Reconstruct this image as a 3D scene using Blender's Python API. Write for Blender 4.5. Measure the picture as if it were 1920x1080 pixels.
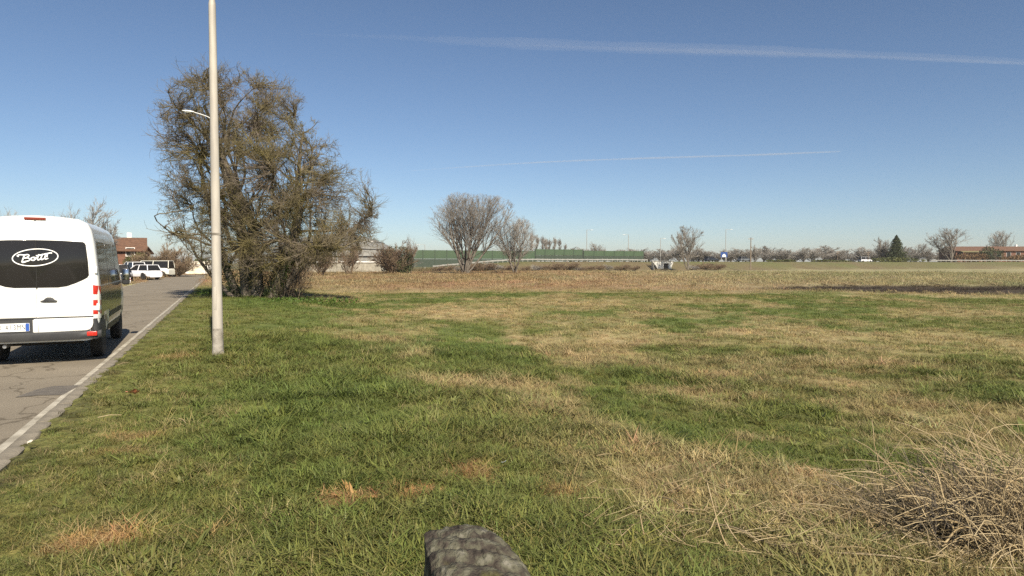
import bpy, bmesh, math, random
import numpy as np
from mathutils import Vector, Matrix
R = math.radians
sc = bpy.context.scene
for _o in list(bpy.data.objects): bpy.data.objects.remove(_o)

# ------------------------------------------------------------------ camera, sky, sun, exposure
FPX, EYE, HOR = 1250.0, 1.75, 492.0
PITCH = math.atan((540 - HOR) / FPX)
cam_d = bpy.data.cameras.new('camera'); cam = bpy.data.objects.new('camera', cam_d)
sc.collection.objects.link(cam); sc.camera = cam
cam_d.sensor_width = 36; cam_d.lens = FPX * 36 / 1920
cam_d.clip_start = 0.1; cam_d.clip_end = 90000
cam.location = (0, 0, EYE); cam.rotation_euler = (math.pi / 2 - PITCH, 0, 0)

SUN_EL, SUN_AZ = 39.0, 25.0          # light travels SUN_AZ degrees left of straight ahead
w = bpy.data.worlds.new('World'); sc.world = w; w.use_nodes = True
nt = w.node_tree; bg = nt.nodes['Background']
sky = nt.nodes.new('ShaderNodeTexSky'); sky.sky_type = 'NISHITA'; sky.sun_disc = False
sky.sun_elevation = R(SUN_EL); sky.sun_rotation = R(180 - SUN_AZ)
sky.altitude = 50; sky.air_density = 0.8; sky.dust_density = 0.35; sky.ozone_density = 3.0
nt.links.new(sky.outputs[0], bg.inputs[0]); bg.inputs[1].default_value = 0.056
sun_d = bpy.data.lights.new('sun', 'SUN'); sun = bpy.data.objects.new('sun', sun_d); sc.collection.objects.link(sun)
sun_d.energy = 4.4; sun_d.angle = R(0.5); sun_d.color = (1.0, 0.91, 0.76)
_d = Vector((-math.sin(R(SUN_AZ)) * math.cos(R(SUN_EL)), math.cos(R(SUN_AZ)) * math.cos(R(SUN_EL)), -math.sin(R(SUN_EL))))
sun.rotation_euler = _d.to_track_quat('-Z', 'Y').to_euler(); sun.location = (30, -60, 60)
sc.view_settings.view_transform = 'Standard'; sc.view_settings.look = 'None'
sc.view_settings.exposure = 0.9; sc.view_settings.gamma = 1.0
sc.cycles.transparent_max_bounces = 8; sc.cycles.max_bounces = 4; sc.cycles.diffuse_bounces = 2; sc.cycles.glossy_bounces = 3; sc.cycles.transmission_bounces = 3
sc.cycles.use_adaptive_sampling = True; sc.cycles.use_denoising = False; sc.cycles.sample_clamp_indirect = 3; sc.cycles.caustics_reflective = False; sc.cycles.caustics_refractive = False

# ------------------------------------------------------------------ helpers
rng = np.random.default_rng(11); random.seed(5)
C = sc.collection
def ray(u, v):
    x, z = (u - 960) / FPX, -(v - 540) / FPX
    return np.array((x, math.cos(PITCH) + z * math.sin(PITCH), -math.sin(PITCH) + z * math.cos(PITCH)))
def gp(u, v, z=0.0):                      # where the sight line meets height z
    d = ray(u, v); t = (z - EYE) / d[2]; return d[0] * t, d[1] * t
def at(u, v, Y):                          # point on a sight line at distance Y ahead
    d = ray(u, v); t = Y / d[1]; return d[0] * t, Y, EYE + d[2] * t

def tag(o, label=None, cat=None, group=None, kind=None):
    if label: o['label'] = label
    if cat: o['category'] = cat
    if group: o['group'] = group
    if kind: o['kind'] = kind
    return o
def empty(name, loc=(0, 0, 0), rz=0, label=None, cat=None, group=None):
    o = bpy.data.objects.new(name, None); C.objects.link(o); o.location = loc; o.rotation_euler = (0, 0, rz)
    o.empty_display_size = 0.2
    return tag(o, label, cat, group)
def link(name, me, parent=None, loc=None, rz=None):
    o = bpy.data.objects.new(name, me); C.objects.link(o)
    if parent: o.parent = parent
    if loc is not None: o.location = loc
    if rz is not None: o.rotation_euler = (0, 0, rz)
    return o
def copy_tree(o, parent=None):
    c = o.copy(); C.objects.link(c); c.parent = parent
    for ch in list(o.children): copy_tree(ch, c)
    return c
def np_mesh(name, V, F, mat=None, smooth=True):
    """V (n,3); F: one or more face arrays (m,3) / (m,4)."""
    Fs = F if isinstance(F, list) else [F]
    Fs = [np.asarray(f, dtype=np.int32) for f in Fs if len(f)]
    me = bpy.data.meshes.new(name)
    V = np.asarray(V, dtype=np.float32)
    me.vertices.add(len(V)); me.vertices.foreach_set('co', V.ravel())
    tot = np.concatenate([np.full(len(f), f.shape[1], dtype=np.int32) for f in Fs])
    idx = np.concatenate([f.ravel() for f in Fs])
    me.loops.add(len(idx)); me.loops.foreach_set('vertex_index', idx)
    me.polygons.add(len(tot))
    st = np.zeros(len(tot), dtype=np.int32); st[1:] = np.cumsum(tot)[:-1]
    me.polygons.foreach_set('loop_start', st); me.polygons.foreach_set('loop_total', tot)
    if smooth: me.polygons.foreach_set('use_smooth', np.ones(len(tot), dtype=bool))
    me.update(calc_edges=True)
    if mat: me.materials.append(mat)
    return me
class MB:
    """collects boxes / prisms / lathes and builds one mesh"""
    def __init__(s): s.v = []; s.f = []
    def add(s, V, F):
        b = len(s.v); s.v += [tuple(map(float, p)) for p in V]; s.f += [tuple(int(i) + b for i in f) for f in F]; return s
    def box(s, c, d, rz=0, taper=1.0):
        hx, hy, hz = d[0] / 2, d[1] / 2, d[2] / 2; V = []
        for z, k in ((-hz, 1), (hz, taper)):
            for x, y in ((-hx, -hy), (hx, -hy), (hx, hy), (-hx, hy)):
                x, y = x * k, y * k
                V.append((c[0] + x * math.cos(rz) - y * math.sin(rz), c[1] + x * math.sin(rz) + y * math.cos(rz), c[2] + z))
        return s.add(V, [(3, 2, 1, 0), (4, 5, 6, 7), (0, 1, 5, 4), (1, 2, 6, 5), (2, 3, 7, 6), (3, 0, 4, 7)])
    def prism(s, poly, y0, y1):             # polygon in xz pushed along y
        n = len(poly); V = [(x, y0, z) for x, z in poly] + [(x, y1, z) for x, z in poly]
        return s.add(V, [tuple(range(n)), tuple(range(2 * n - 1, n - 1, -1))] + [(i, i + n, (i + 1) % n + n, (i + 1) % n) for i in range(n)])
    def prismx(s, poly, x0, x1):            # polygon in yz pushed along x
        n = len(poly); V = [(x0, y, z) for y, z in poly] + [(x1, y, z) for y, z in poly]
        return s.add(V, [tuple(range(n)), tuple(range(2 * n - 1, n - 1, -1))] + [(i, i + n, (i + 1) % n + n, (i + 1) % n) for i in range(n)])
    def lathe(s, prof, n=20, axis='z', c=(0, 0, 0)):   # prof: (r, h)
        V = []; F = []; m = len(prof)
        for r, h in prof:
            for k in range(n):
                a = 2 * math.pi * k / n; p = (r * math.cos(a), r * math.sin(a), h)
                if axis == 'x': p = (h, r * math.cos(a), r * math.sin(a))
                if axis == 'y': p = (r * math.cos(a), h, -r * math.sin(a))
                V.append((p[0] + c[0], p[1] + c[1], p[2] + c[2]))
        for i in range(m - 1):
            for k in range(n):
                F.append((i * n + k, i * n + (k + 1) % n, (i + 1) * n + (k + 1) % n, (i + 1) * n + k))
        F.append(tuple(range(n - 1, -1, -1))); F.append(tuple((m - 1) * n + k for k in range(n)))
        return s.add(V, F)
    def loft(s, rings, cap=True):
        n = len(rings[0]); V = [p for r in rings for p in r]; F = []
        for i in range(len(rings) - 1):
            for k in range(n):
                F.append((i * n + k, i * n + (k + 1) % n, (i + 1) * n + (k + 1) % n, (i + 1) * n + k))
        if cap: F += [tuple(range(n - 1, -1, -1)), tuple((len(rings) - 1) * n + k for k in range(n))]
        return s.add(V, F)
    def mesh(s, name, mat, smooth=False, bevel=0):
        bm = bmesh.new(); vs = [bm.verts.new(p) for p in s.v]
        for f in s.f:
            try: bm.faces.new([vs[i] for i in f])
            except ValueError: pass
        bmesh.ops.recalc_face_normals(bm, faces=bm.faces)
        if bevel:
            es = [e for e in bm.edges if len(e.link_faces) == 2 and e.calc_face_angle(0) > 0.5]
            bmesh.ops.bevel(bm, geom=es, offset=bevel, segments=2, affect='EDGES', profile=0.5)
        me = bpy.data.meshes.new(name); bm.to_mesh(me); bm.free()
        if smooth:
            me.polygons.foreach_set('use_smooth', np.ones(len(me.polygons), dtype=bool))
            me.set_sharp_from_angle(angle=R(40))
        me.materials.append(mat); return me
    def build(s, name, mat, parent=None, smooth=False, bevel=0, loc=None, rz=None):
        return link(name, s.mesh(name, mat, smooth, bevel), parent, loc, rz)
def tubes(P, Rd, k=3):
    """P (M,n,3), Rd (M,n) -> verts, quads"""
    P = np.asarray(P, float); Rd = np.asarray(Rd, float); M, n, _ = P.shape
    T = np.gradient(P, axis=1); T /= np.linalg.norm(T, axis=2, keepdims=True) + 1e-9
    ref = np.zeros_like(T); ref[..., 0] = .83; ref[..., 1] = .53; ref[..., 2] = .17
    U = np.cross(T, ref); U /= np.linalg.norm(U, axis=2, keepdims=True) + 1e-9
    W = np.cross(T, U)
    a = 2 * np.pi * np.arange(k) / k
    V = P[:, :, None] + Rd[:, :, None, None] * (np.cos(a)[None, None, :, None] * U[:, :, None] + np.sin(a)[None, None, :, None] * W[:, :, None])
    base = (np.arange(M) * n * k)[:, None, None]; ring = (np.arange(n - 1) * k)[None, :, None]; kk = np.arange(k)[None, None]
    a0 = base + ring + kk; a1 = base + ring + (kk + 1) % k
    F = np.stack([a0, a1, a1 + k, a0 + k], -1).reshape(-1, 4)
    return V.reshape(-1, 3), F
def merge(parts):
    Vs, Fs, b = [], [], 0
    for V, F in parts:
        Vs.append(V); Fs.append(np.asarray(F) + b); b += len(V)
    return np.concatenate(Vs), Fs
def catmull(pts, m=6):
    p = np.asarray(pts, float); p = np.vstack([2 * p[0] - p[1], p, 2 * p[-1] - p[-2]]); out = []
    for i in range(1, len(p) - 2):
        for t in np.arange(m) / m:
            out.append(.5 * (2 * p[i] + (p[i + 1] - p[i - 1]) * t + (2 * p[i - 1] - 5 * p[i] + 4 * p[i + 1] - p[i + 2]) * t ** 2 + (3 * p[i] - 3 * p[i + 1] + p[i + 2] - p[i - 1]) * t ** 3))
    out.append(p[-2]); return np.array(out)
# value noise
def _h(ix, iy, s):
    n = np.sin(ix * 127.1 + iy * 311.7 + s * 74.7) * 43758.5453; return n - np.floor(n)
def vnoise(x, y, s=0):
    xi, yi = np.floor(x), np.floor(y); fx, fy = x - xi, y - yi
    fx = fx * fx * (3 - 2 * fx); fy = fy * fy * (3 - 2 * fy)
    return (_h(xi, yi, s) * (1 - fx) + _h(xi + 1, yi, s) * fx) * (1 - fy) + (_h(xi, yi + 1, s) * (1 - fx) + _h(xi + 1, yi + 1, s) * fx) * fy
def fbm(x, y, s=0, o=4):
    t = 0; a = .5; n = 0
    for k in range(o):
        t = t + a * vnoise(x * 2 ** k + 13.7 * k, y * 2 ** k - 7.1 * k, s + k); n += a; a *= .55
    return t / n
def sstep(a, b, x):
    t = np.clip((x - a) / (b - a), 0, 1); return t * t * (3 - 2 * t)

# ------------------------------------------------------------------ materials
def new_mat(name):
    m = bpy.data.materials.new(name); m.use_nodes = True; return m, m.node_tree, m.node_tree.nodes['Principled BSDF']
def pmat(name, c1, c2=None, scale=5.0, rough=.7, bump=0, bscale=None, metal=0, spec=.4, coat=0, detail=6, stretch=None, contrast=(.35, .65)):
    m, t, b = new_mat(name); L = t.links.new
    b.inputs['Roughness'].default_value = rough; b.inputs['Metallic'].default_value = metal
    b.inputs['Specular IOR Level'].default_value = spec; b.inputs['Coat Weight'].default_value = coat
    b.inputs['Coat Roughness'].default_value = .06
    b.inputs['Base Color'].default_value = (*c1, 1)
    if c2 is None and not bump: return m
    tc = t.nodes.new('ShaderNodeTexCoord'); mp = t.nodes.new('ShaderNodeMapping'); L(tc.outputs['Object'], mp.inputs[0])
    if stretch: mp.inputs['Scale'].default_value = stretch
    if c2 is not None:
        n = t.nodes.new('ShaderNodeTexNoise'); n.inputs['Scale'].default_value = scale; n.inputs['Detail'].default_value = detail; L(mp.outputs[0], n.inputs[0])
        r = t.nodes.new('ShaderNodeValToRGB'); L(n.outputs[0], r.inputs[0])
        r.color_ramp.elements[0].position = contrast[0]; r.color_ramp.elements[1].position = contrast[1]
        r.color_ramp.elements[0].color = (*c1, 1); r.color_ramp.elements[1].color = (*c2, 1); L(r.outputs[0], b.inputs['Base Color'])
    if bump:
        n2 = t.nodes.new('ShaderNodeTexNoise'); n2.inputs['Scale'].default_value = bscale or scale * 4; n2.inputs['Detail'].default_value = 6; L(mp.outputs[0], n2.inputs[0])
        bn = t.nodes.new('ShaderNodeBump'); bn.inputs['Strength'].default_value = bump; bn.inputs['Distance'].default_value = .02
        L(n2.outputs[0], bn.inputs['Height']); L(bn.outputs[0], b.inputs['Normal'])
    return m
def leaf_mat(name, c1, c2, trans=.3, rough=.55, scale=.9):
    """colour drifts through the plant with its own noise; a share of light passes through"""
    m, t, b = new_mat(name); L = t.links.new
    b.inputs['Roughness'].default_value = rough; b.inputs['Specular IOR Level'].default_value = .25
    g = t.nodes.new('ShaderNodeNewGeometry'); n = t.nodes.new('ShaderNodeTexNoise'); n.inputs['Scale'].default_value = scale; n.inputs['Detail'].default_value = 5
    L(g.outputs['Position'], n.inputs[0]); r = t.nodes.new('ShaderNodeValToRGB'); L(n.outputs[0], r.inputs[0])
    r.color_ramp.elements[0].position = .36; r.color_ramp.elements[1].position = .64
    r.color_ramp.elements[0].color = (*c1, 1); r.color_ramp.elements[1].color = (*c2, 1); L(r.outputs[0], b.inputs['Base Color'])
    if trans:
        tr = t.nodes.new('ShaderNodeBsdfTranslucent'); L(r.outputs[0], tr.inputs[0]); mx = t.nodes.new('ShaderNodeMixShader'); mx.inputs[0].default_value = trans
        L(b.outputs[0], mx.inputs[1]); L(tr.outputs[0], mx.inputs[2]); L(mx.outputs[0], t.nodes['Material Output'].inputs[0])
    return m
def attr_mat(name, attr_type, trans, rough=.6, noise=None, bump=0):
    """base colour carried by the surface itself ('col')"""
    m, t, b = new_mat(name); L = t.links.new
    b.inputs['Roughness'].default_value = rough; b.inputs['Specular IOR Level'].default_value = .2
    a = t.nodes.new('ShaderNodeAttribute'); a.attribute_type = attr_type; a.attribute_name = 'col'; col = a.outputs['Color']
    g = t.nodes.new('ShaderNodeNewGeometry')
    if noise:
        for sc_, lo, hi in noise:
            n = t.nodes.new('ShaderNodeTexNoise'); n.inputs['Scale'].default_value = sc_; n.inputs['Detail'].default_value = 5; L(g.outputs['Position'], n.inputs[0])
            mr = t.nodes.new('ShaderNodeMapRange'); mr.inputs[1].default_value = .3; mr.inputs[2].default_value = .7; mr.inputs[3].default_value = lo; mr.inputs[4].default_value = hi
            L(n.outputs[0], mr.inputs[0]); mx = t.nodes.new('ShaderNodeVectorMath'); mx.operation = 'SCALE'; L(col, mx.inputs[0]); L(mr.outputs[0], mx.inputs['Scale']); col = mx.outputs[0]
    L(col, b.inputs['Base Color'])
    if bump:
        n = t.nodes.new('ShaderNodeTexNoise'); n.inputs['Scale'].default_value = 14; n.inputs['Detail'].default_value = 8; L(g.outputs['Position'], n.inputs[0])
        bn = t.nodes.new('ShaderNodeBump'); bn.inputs['Strength'].default_value = bump; bn.inputs['Distance'].default_value = .06; L(n.outputs[0], bn.inputs['Height']); L(bn.outputs[0], b.inputs['Normal'])
    if trans:
        tr = t.nodes.new('ShaderNodeBsdfTranslucent'); L(col, tr.inputs[0]); mx = t.nodes.new('ShaderNodeMixShader'); mx.inputs[0].default_value = trans
        L(b.outputs[0], mx.inputs[1]); L(tr.outputs[0], mx.inputs[2]); L(mx.outputs[0], t.nodes['Material Output'].inputs[0])
    return m
M = {}
M['ground'] = attr_mat('turf_ground', 'GEOMETRY', 0, .9, [(2.2, .8, 1.2), (18, .65, 1.3)], bump=.8)
M['blade'] = attr_mat('grass_blade', 'INSTANCER', .25, .5)
M['van_white'] = pmat('van_white_paint', (.80, .79, .75), (.72, .705, .655), scale=1.6, rough=.28, coat=.5, contrast=(.45, .8))
M['van_side_shade'] = pmat('painted_side_shade', (.055, .056, .052), rough=.22, coat=.5)  # deep shade on the white van's side, put into a dark colour
M['dark_plastic'] = pmat('dark_plastic', (.030, .030, .032), (.042, .042, .042), scale=6, rough=.55, bump=.1, bscale=200)
M['black'] = pmat('black_underbody', (.012, .012, .012), (.02, .018, .016), scale=8, rough=.8)
M['rubber'] = pmat('tyre_rubber', (.018, .018, .018), (.03, .028, .026), scale=12, rough=.85, bump=.3)
M['glass_dark'] = pmat('tinted_glass', (.018, .017, .016), rough=.07, spec=.35)
M['sticker'] = pmat('white_vinyl', (.82, .82, .80), rough=.5)
M['red_lens'] = pmat('red_lamp_lens', (.42, .02, .015), (.5, .035, .02), scale=30, rough=.2, coat=.4)
M['clear_lens'] = pmat('clear_lamp_lens', (.75, .74, .70), (.6, .6, .58), scale=30, rough=.15, coat=.5)
M['brown_lens'] = pmat('high_brake_lens', (.20, .035, .02), rough=.3)
M['steel'] = pmat('wheel_steel', (.35, .35, .35), (.25, .25, .25), scale=9, rough=.4, metal=.7)
M['plate_white'] = pmat('plate_white', (.75, .75, .72), rough=.4)
M['plate_blue'] = pmat('plate_blue', (.03, .09, .35), rough=.4)
M['ink'] = pmat('plate_ink', (.03, .03, .04), rough=.5)
M['pole'] = pmat('galvanised_pole', (.46, .42, .355), (.34, .31, .27), scale=1.4, rough=.55, bump=.08, bscale=40, stretch=(6, 6, 1))
M['pole_base'] = pmat('weathered_pole_sleeve', (.36, .33, .28), (.17, .15, .12), scale=7, rough=.85, bump=.5, bscale=30)
M['lamp_grey'] = pmat('lamp_housing', (.6, .6, .58), rough=.4)
M['bark'] = pmat('rough_bark', (.085, .068, .050), (.19, .16, .125), scale=3, rough=.95, bump=1.0, bscale=14, stretch=(3, 3, .6))
M['twig'] = leaf_mat('twig_bark_olive', (.165, .132, .105), (.155, .128, .05), 0, .9, .7)
M['twig_grey'] = leaf_mat('twig_bark_grey', (.23, .205, .18), (.33, .305, .27), 0, .9, .5)
M['twig_red'] = leaf_mat('twig_bark_red', (.145, .098, .066), (.225, .165, .105), 0, .9, .5)
M['twig_pale'] = leaf_mat('twig_bark_pale', (.22, .20, .18), (.36, .34, .31), 0, .9, .5)
M['far_bark'] = leaf_mat('grey_bark', (.12, .10, .08), (.19, .165, .135), 0, .9, .8)
M['sucker'] = leaf_mat('sucker_bark', (.075, .055, .04), (.14, .11, .075), 0, .9, .8)
M['bud'] = leaf_mat('olive_buds', (.15, .130, .030), (.22, .195, .042), .35)
M['ivy'] = leaf_mat('ivy_leaves', (.035, .05, .016), (.09, .11, .03), .2, .4)
M['evergreen'] = leaf_mat('evergreen_leaves', (.035, .048, .018), (.075, .09, .03), .2)
M['conifer'] = leaf_mat('conifer_needles', (.035, .05, .02), (.075, .085, .03), .2)
M['hedge'] = leaf_mat('hedge_leaves', (.07, .085, .025), (.12, .12, .04), .2)
M['brownleaf'] = leaf_mat('brown_hedge_leaves', (.13, .075, .035), (.21, .13, .06), .2)
M['weed'] = leaf_mat('broad_weed_leaves', (.06, .11, .02), (.12, .17, .035), .3)
M['straw'] = leaf_mat('straw_stems', (.34, .25, .13), (.5, .40, .24), .15, .7, 5)
M['brush'] = leaf_mat('dead_brush', (.20, .155, .095), (.40, .32, .20), .1, .85, 4)

# ------------------------------------------------------------------ terrain
ANG = math.atan(.432); CA, SA = math.cos(ANG), math.sin(ANG)
ROADW = 4.9
def dist(x, y): return (x + 2) * CA + y * SA           # metres right of the kerb line
def along(x, y): return -(x + 2) * SA + y * CA
def sd(s, d):                                          # back to world
    return -2 - s * SA + d * CA, s * CA + d * SA
def emb_line(x): return np.where(x < 130, 147 + .5 * x, 212 + (x - 130) * .12)
D0 = gp(1440, 541, -.35); D1 = gp(1960, 543, -.35)
def ditch(x, y):
    dx, dy = D1[0] - D0[0], D1[1] - D0[1]; l = math.hypot(dx, dy)
    a = ((x - D0[0]) * dx + (y - D0[1]) * dy) / l; n = (-(x - D0[0]) * dy + (y - D0[1]) * dx) / l
    n = n + 1.2 * (vnoise(a * .12, a * 0, 3) - .5)
    return sstep(-10, 10, a) * np.exp(-(n / (3.0 + 5.5 * sstep(-2, 12, a))) ** 4), a, n
def height(x, y):
    x = np.asarray(x, float); y = np.asarray(y, float)
    d = dist(x, y)
    z = -.35 * sstep(2.6, 9, d)
    z = z + (fbm(x * .35, y * .35, 1, 3) - .5) * .16 * sstep(.5, 2.5, np.abs(d + .0)) * np.where(d < 0, .3, 1)
    z = z + .03 * np.where(d > 0, 1, 0)
    z = np.where((d < .02) & (d > -ROADW - .05), -.07, z)
    z = np.where(d <= -ROADW - .05, z + .05, z)
    z = z - .22 * ditch(x, y)[0]
    e = sstep(0, 9, y - emb_line(x)) * sstep(-30, 4, x)
    z = z + 2.25 * e
    return z
G_ = dict(green=(.128, .147, .039), lush=(.100, .135, .033), olive=(.155, .152, .046), straw=(.36, .275, .14), redtan=(.29, .185, .105), orange=(.38, .215, .095), soil=(.038, .026, .020), pale=(.32, .28, .16), embank=(.125, .110, .050), embbrown=(.15, .115, .065))
for _k in G_: G_[_k] = np.array(G_[_k])
def blob(x, y, u, v, ru, rv, z=-.3):
    """soft patch: centre and half-sizes in ground metres worked out from the picture"""
    cx, cy = gp(u, v, z); y1 = gp(u, v - rv, z)[1]; y0 = gp(u, v + rv, z)[1]
    rx = ru * cy / FPX; ry = (y1 - y0) / 2; cy = (y1 + y0) / 2
    q = ((x - cx) / rx) ** 2 + ((y - cy) / ry) ** 2
    out = np.zeros(x.shape); k = q < 2.4
    wob = fbm(x[k] * 1.2 / max(rx, .3) * 2, y[k] * 2.4 / max(ry, .3), int(u) % 17, 3) - .5
    out[k] = np.clip(1.25 - q[k] + wob * 2.2, 0, 1); return out
STRAW = [(870, 585, 120, 17, .75), (1090, 650, 150, 32, .7), (720, 655, 90, 12, .5), (900, 745, 170, 20, .75), (1560, 688, 190, 18, .7), (1390, 622, 110, 8, .8), (1330, 690, 90, 25, .45), (700, 610, 90, 14, .45),
         (1050, 780, 100, 20, .5), (1700, 660, 130, 10, .4), (1880, 655, 60, 8, .5), (1400, 990, 330, 110, .75), (1150, 960, 120, 60, .4), (1650, 800, 120, 15, .3), (1420, 835, 60, 8, .6), (780, 690, 45, 8, .5), (620, 640, 60, 10, .35), (1000, 570, 160, 6, .5), (1240, 740, 80, 12, .4), (1560, 760, 70, 10, .35)]
ORANGE = [(640, 955, 55, 14, .9), (778, 945, 38, 20, 1), (895, 905, 32, 20, .9), (190, 1035, 80, 26, .8), (120, 1052, 30, 14, .7), (830, 915, 18, 8, .9), (1060, 935, 60, 12, .5), (250, 835, 60, 6, .5), (330, 680, 40, 5, .4), (400, 1020, 22, 9, .6), (215, 865, 45, 5, .5), (1040, 845, 16, 8, .6)]
LUSH = [(620, 800, 230, 60, .9), (480, 900, 160, 50, .6), (560, 985, 120, 45, .7), (790, 1000, 120, 40, .5), (520, 585, 110, 14, .8), (640, 600, 70, 20, .8), (850, 620, 60, 9, .7), (1000, 855, 170, 30, .35), (1480, 600, 300, 25, .4), (760, 680, 60, 12, .6), (1280, 690, 80, 10, .5), (1560, 870, 150, 35, .15), (1200, 850, 120, 25, .2), (340, 560, 50, 8, .9)]
def ground_col(x, y):
    x = np.asarray(x, float); y = np.asarray(y, float)
    d = dist(x, y); k = lambda c, m: c * (1 - m[..., None]) 
    c = np.broadcast_to(G_['green'], x.shape + (3,)).copy()
    def mix(c, col, m): m = np.clip(m, 0, 1)[..., None]; return c * (1 - m) + G_[col] * m
    n1 = fbm(x * .5, y * .5, 21); n2 = fbm(x * .16, y * .13, 22); n3 = fbm(x * 2.3, y * 2.3, 23, 3)
    c = mix(c, 'lush', sstep(.5, .7, n1) * .7)
    c = mix(c, 'olive', sstep(.42, .62, n2) * .6)
    c = mix(c, 'olive', sstep(3.2, 1.0, d) * sstep(-.2, .1, d) * .75)
    for b in LUSH: c = mix(c, 'lush', blob(x, y, *b[:4]) * b[4] * .6)
    fieldy = sstep(3.5, 7, d)
    c = mix(c, 'straw', fieldy * sstep(.45, .64, fbm(x * .33 + 9, y * .22, 31)) * .62)
    c = mix(c, 'straw', fieldy * sstep(.54, .70, fbm(x * 1.1, y * .8, 35)) * .5)
    c = mix(c, 'lush', fieldy * sstep(.56, .70, fbm(x * .8 + 40, y * .6, 36)) * .4)
    for b in STRAW: c = mix(c, 'straw', blob(x, y, *b[:4]) * np.minimum(1, b[4] * (.95 + 1.2 * (n3 - .45))))
    for b in ORANGE: c = mix(c, 'orange', blob(x, y, *b[:4], z=-.05) * b[4])
    # far rough grass
    far = sstep(43, 55, y + 6 * (n1 - .5) + .10 * np.maximum(x, 0) - .0 * x)
    c = mix(c, 'redtan', far * (.9 + .4 * (n2 - .4)) * sstep(60, 8, x))
    c = mix(c, 'pale', far * sstep(0, 35, x) * (.7 + .6 * (n1 - .5)))
    c = mix(c, 'pale', far * sstep(.55, .66, n2) * .6)
    c = mix(c, 'straw', np.exp(-((y - 47 - .05 * x) / 1.3) ** 2) * sstep(.4, .6, fbm(x * .1, y * .4, 44)) * .7)
    c = mix(c, 'green', far * sstep(.5, .62, fbm(x * .06, y * .05, 51)) * .22)
    t, a, nn = ditch(x, y)
    c = mix(c, 'soil', sstep(.2, .6, t) * (.92 + .08 * np.sin(nn * 1.7)))
    e = y - emb_line(x)
    c = mix(c, 'embank', sstep(-3, 1.5, e) * .9)
    c = mix(c, 'embbrown', sstep(-5, 0, e) * sstep(4, 1, e) * sstep(.4, .6, fbm(x * .05, y * .1, 61)))
    c = mix(c, 'embbrown', sstep(-6, 0, e) * sstep(.45, .6, fbm(x * .12, y * .2, 63)) * .8)
    c = mix(c, 'lush', sstep(0, 4, e) * sstep(.5, .62, fbm(x * .09 + 7, y * .2, 64)) * .4)
    c = mix(c, 'soil', sstep(.35, .05, np.abs(d - .15)) * sstep(.45, .6, n3) * .5)
    return c
def axis(lim0, lim1, fine, lo, hi, g):
    a = list(np.arange(lo, hi + 1e-6, fine)); s = fine
    while a[-1] < lim1: s = min(s * g, 400); a.append(a[-1] + s)
    s = fine
    while a[0] > lim0: s = min(s * g, 400); a.insert(0, a[0] - s)
    return np.array(a)
gx = axis(-3500, 3500, .22, -11, 11, 1.035); gy = axis(-60, 5000, .2, 2, 15, 1.03)
X, Y = np.meshgrid(gx, gy); Z = height(X, Y)
nx, ny = len(gx), len(gy)
idx = np.arange(nx * ny).reshape(ny, nx)
F = np.stack([idx[:-1, :-1], idx[:-1, 1:], idx[1:, 1:], idx[1:, :-1]], -1).reshape(-1, 4)
me = np_mesh('ground', np.stack([X, Y, Z], -1).reshape(-1, 3), F, M['ground'])
ca = me.attributes.new('col', 'FLOAT_COLOR', 'POINT'); cc = ground_col(X, Y).reshape(-1, 3)
ca.data.foreach_set('color', np.hstack([cc, np.ones((len(cc), 1))]).astype(np.float32).ravel())
tag(link('ground', me), kind='structure')
def hz(x, y): return float(height(np.array([x]), np.array([y]))[0])

# ------------------------------------------------------------------ road, painted lines, kerb stones
def road_mat():
    m, t, b = new_mat('old_asphalt'); L = t.links.new; b.inputs['Roughness'].default_value = .9; b.inputs['Specular IOR Level'].default_value = .2
    g = t.nodes.new('ShaderNodeNewGeometry')
    def noise(s, d=6): n = t.nodes.new('ShaderNodeTexNoise'); n.inputs['Scale'].default_value = s; n.inputs['Detail'].default_value = d; L(g.outputs['Position'], n.inputs[0]); return n
    def ramp(src, p0, c0, p1, c1): r = t.nodes.new('ShaderNodeValToRGB'); r.color_ramp.elements[0].position = p0; r.color_ramp.elements[1].position = p1; r.color_ramp.elements[0].color = c0; r.color_ramp.elements[1].color = c1; L(src, r.inputs[0]); return r
    r1 = ramp(noise(.6).outputs[0], .35, (.198, .168, .126, 1), .65, (.238, .203, .153, 1))
    r2 = ramp(noise(60, 3).outputs[0], .3, (.75, .75, .75, 1), .7, (1.2, 1.2, 1.2, 1))
    mx = t.nodes.new('ShaderNodeMix'); mx.data_type = 'RGBA'; mx.blend_type = 'MULTIPLY'; mx.inputs[0].default_value = 1; L(r1.outputs[0], mx.inputs[6]); L(r2.outputs[0], mx.inputs[7])
    v = t.nodes.new('ShaderNodeTexVoronoi'); v.feature = 'DISTANCE_TO_EDGE'; v.inputs['Scale'].default_value = .55; v.inputs['Randomness'].default_value = 1
    wa = t.nodes.new('ShaderNodeVectorMath'); wa.operation = 'ADD'; sc2 = t.nodes.new('ShaderNodeVectorMath'); sc2.operation = 'SCALE'; sc2.inputs['Scale'].default_value = .8
    L(noise(1.7).outputs[1], sc2.inputs[0]); L(g.outputs['Position'], wa.inputs[0]); L(sc2.outputs[0], wa.inputs[1]); L(wa.outputs[0], v.inputs['Vector'])
    cr = ramp(v.outputs['Distance'], .004, (.35, .33, .3, 1), .016, (1, 1, 1, 1))
    m2 = t.nodes.new('ShaderNodeMix'); m2.data_type = 'RGBA'; m2.blend_type = 'MULTIPLY'; m2.inputs[0].default_value = .6; L(mx.outputs[2], m2.inputs[6]); L(cr.outputs[0], m2.inputs[7])
    L(m2.outputs[2], b.inputs['Base Color'])
    bn = t.nodes.new('ShaderNodeBump'); bn.inputs['Strength'].default_value = .5; bn.inputs['Distance'].default_value = .01; L(noise(90, 4).outputs[0], bn.inputs['Height']); L(bn.outputs[0], b.inputs['Normal'])
    return m
M['road'] = road_mat()
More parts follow.
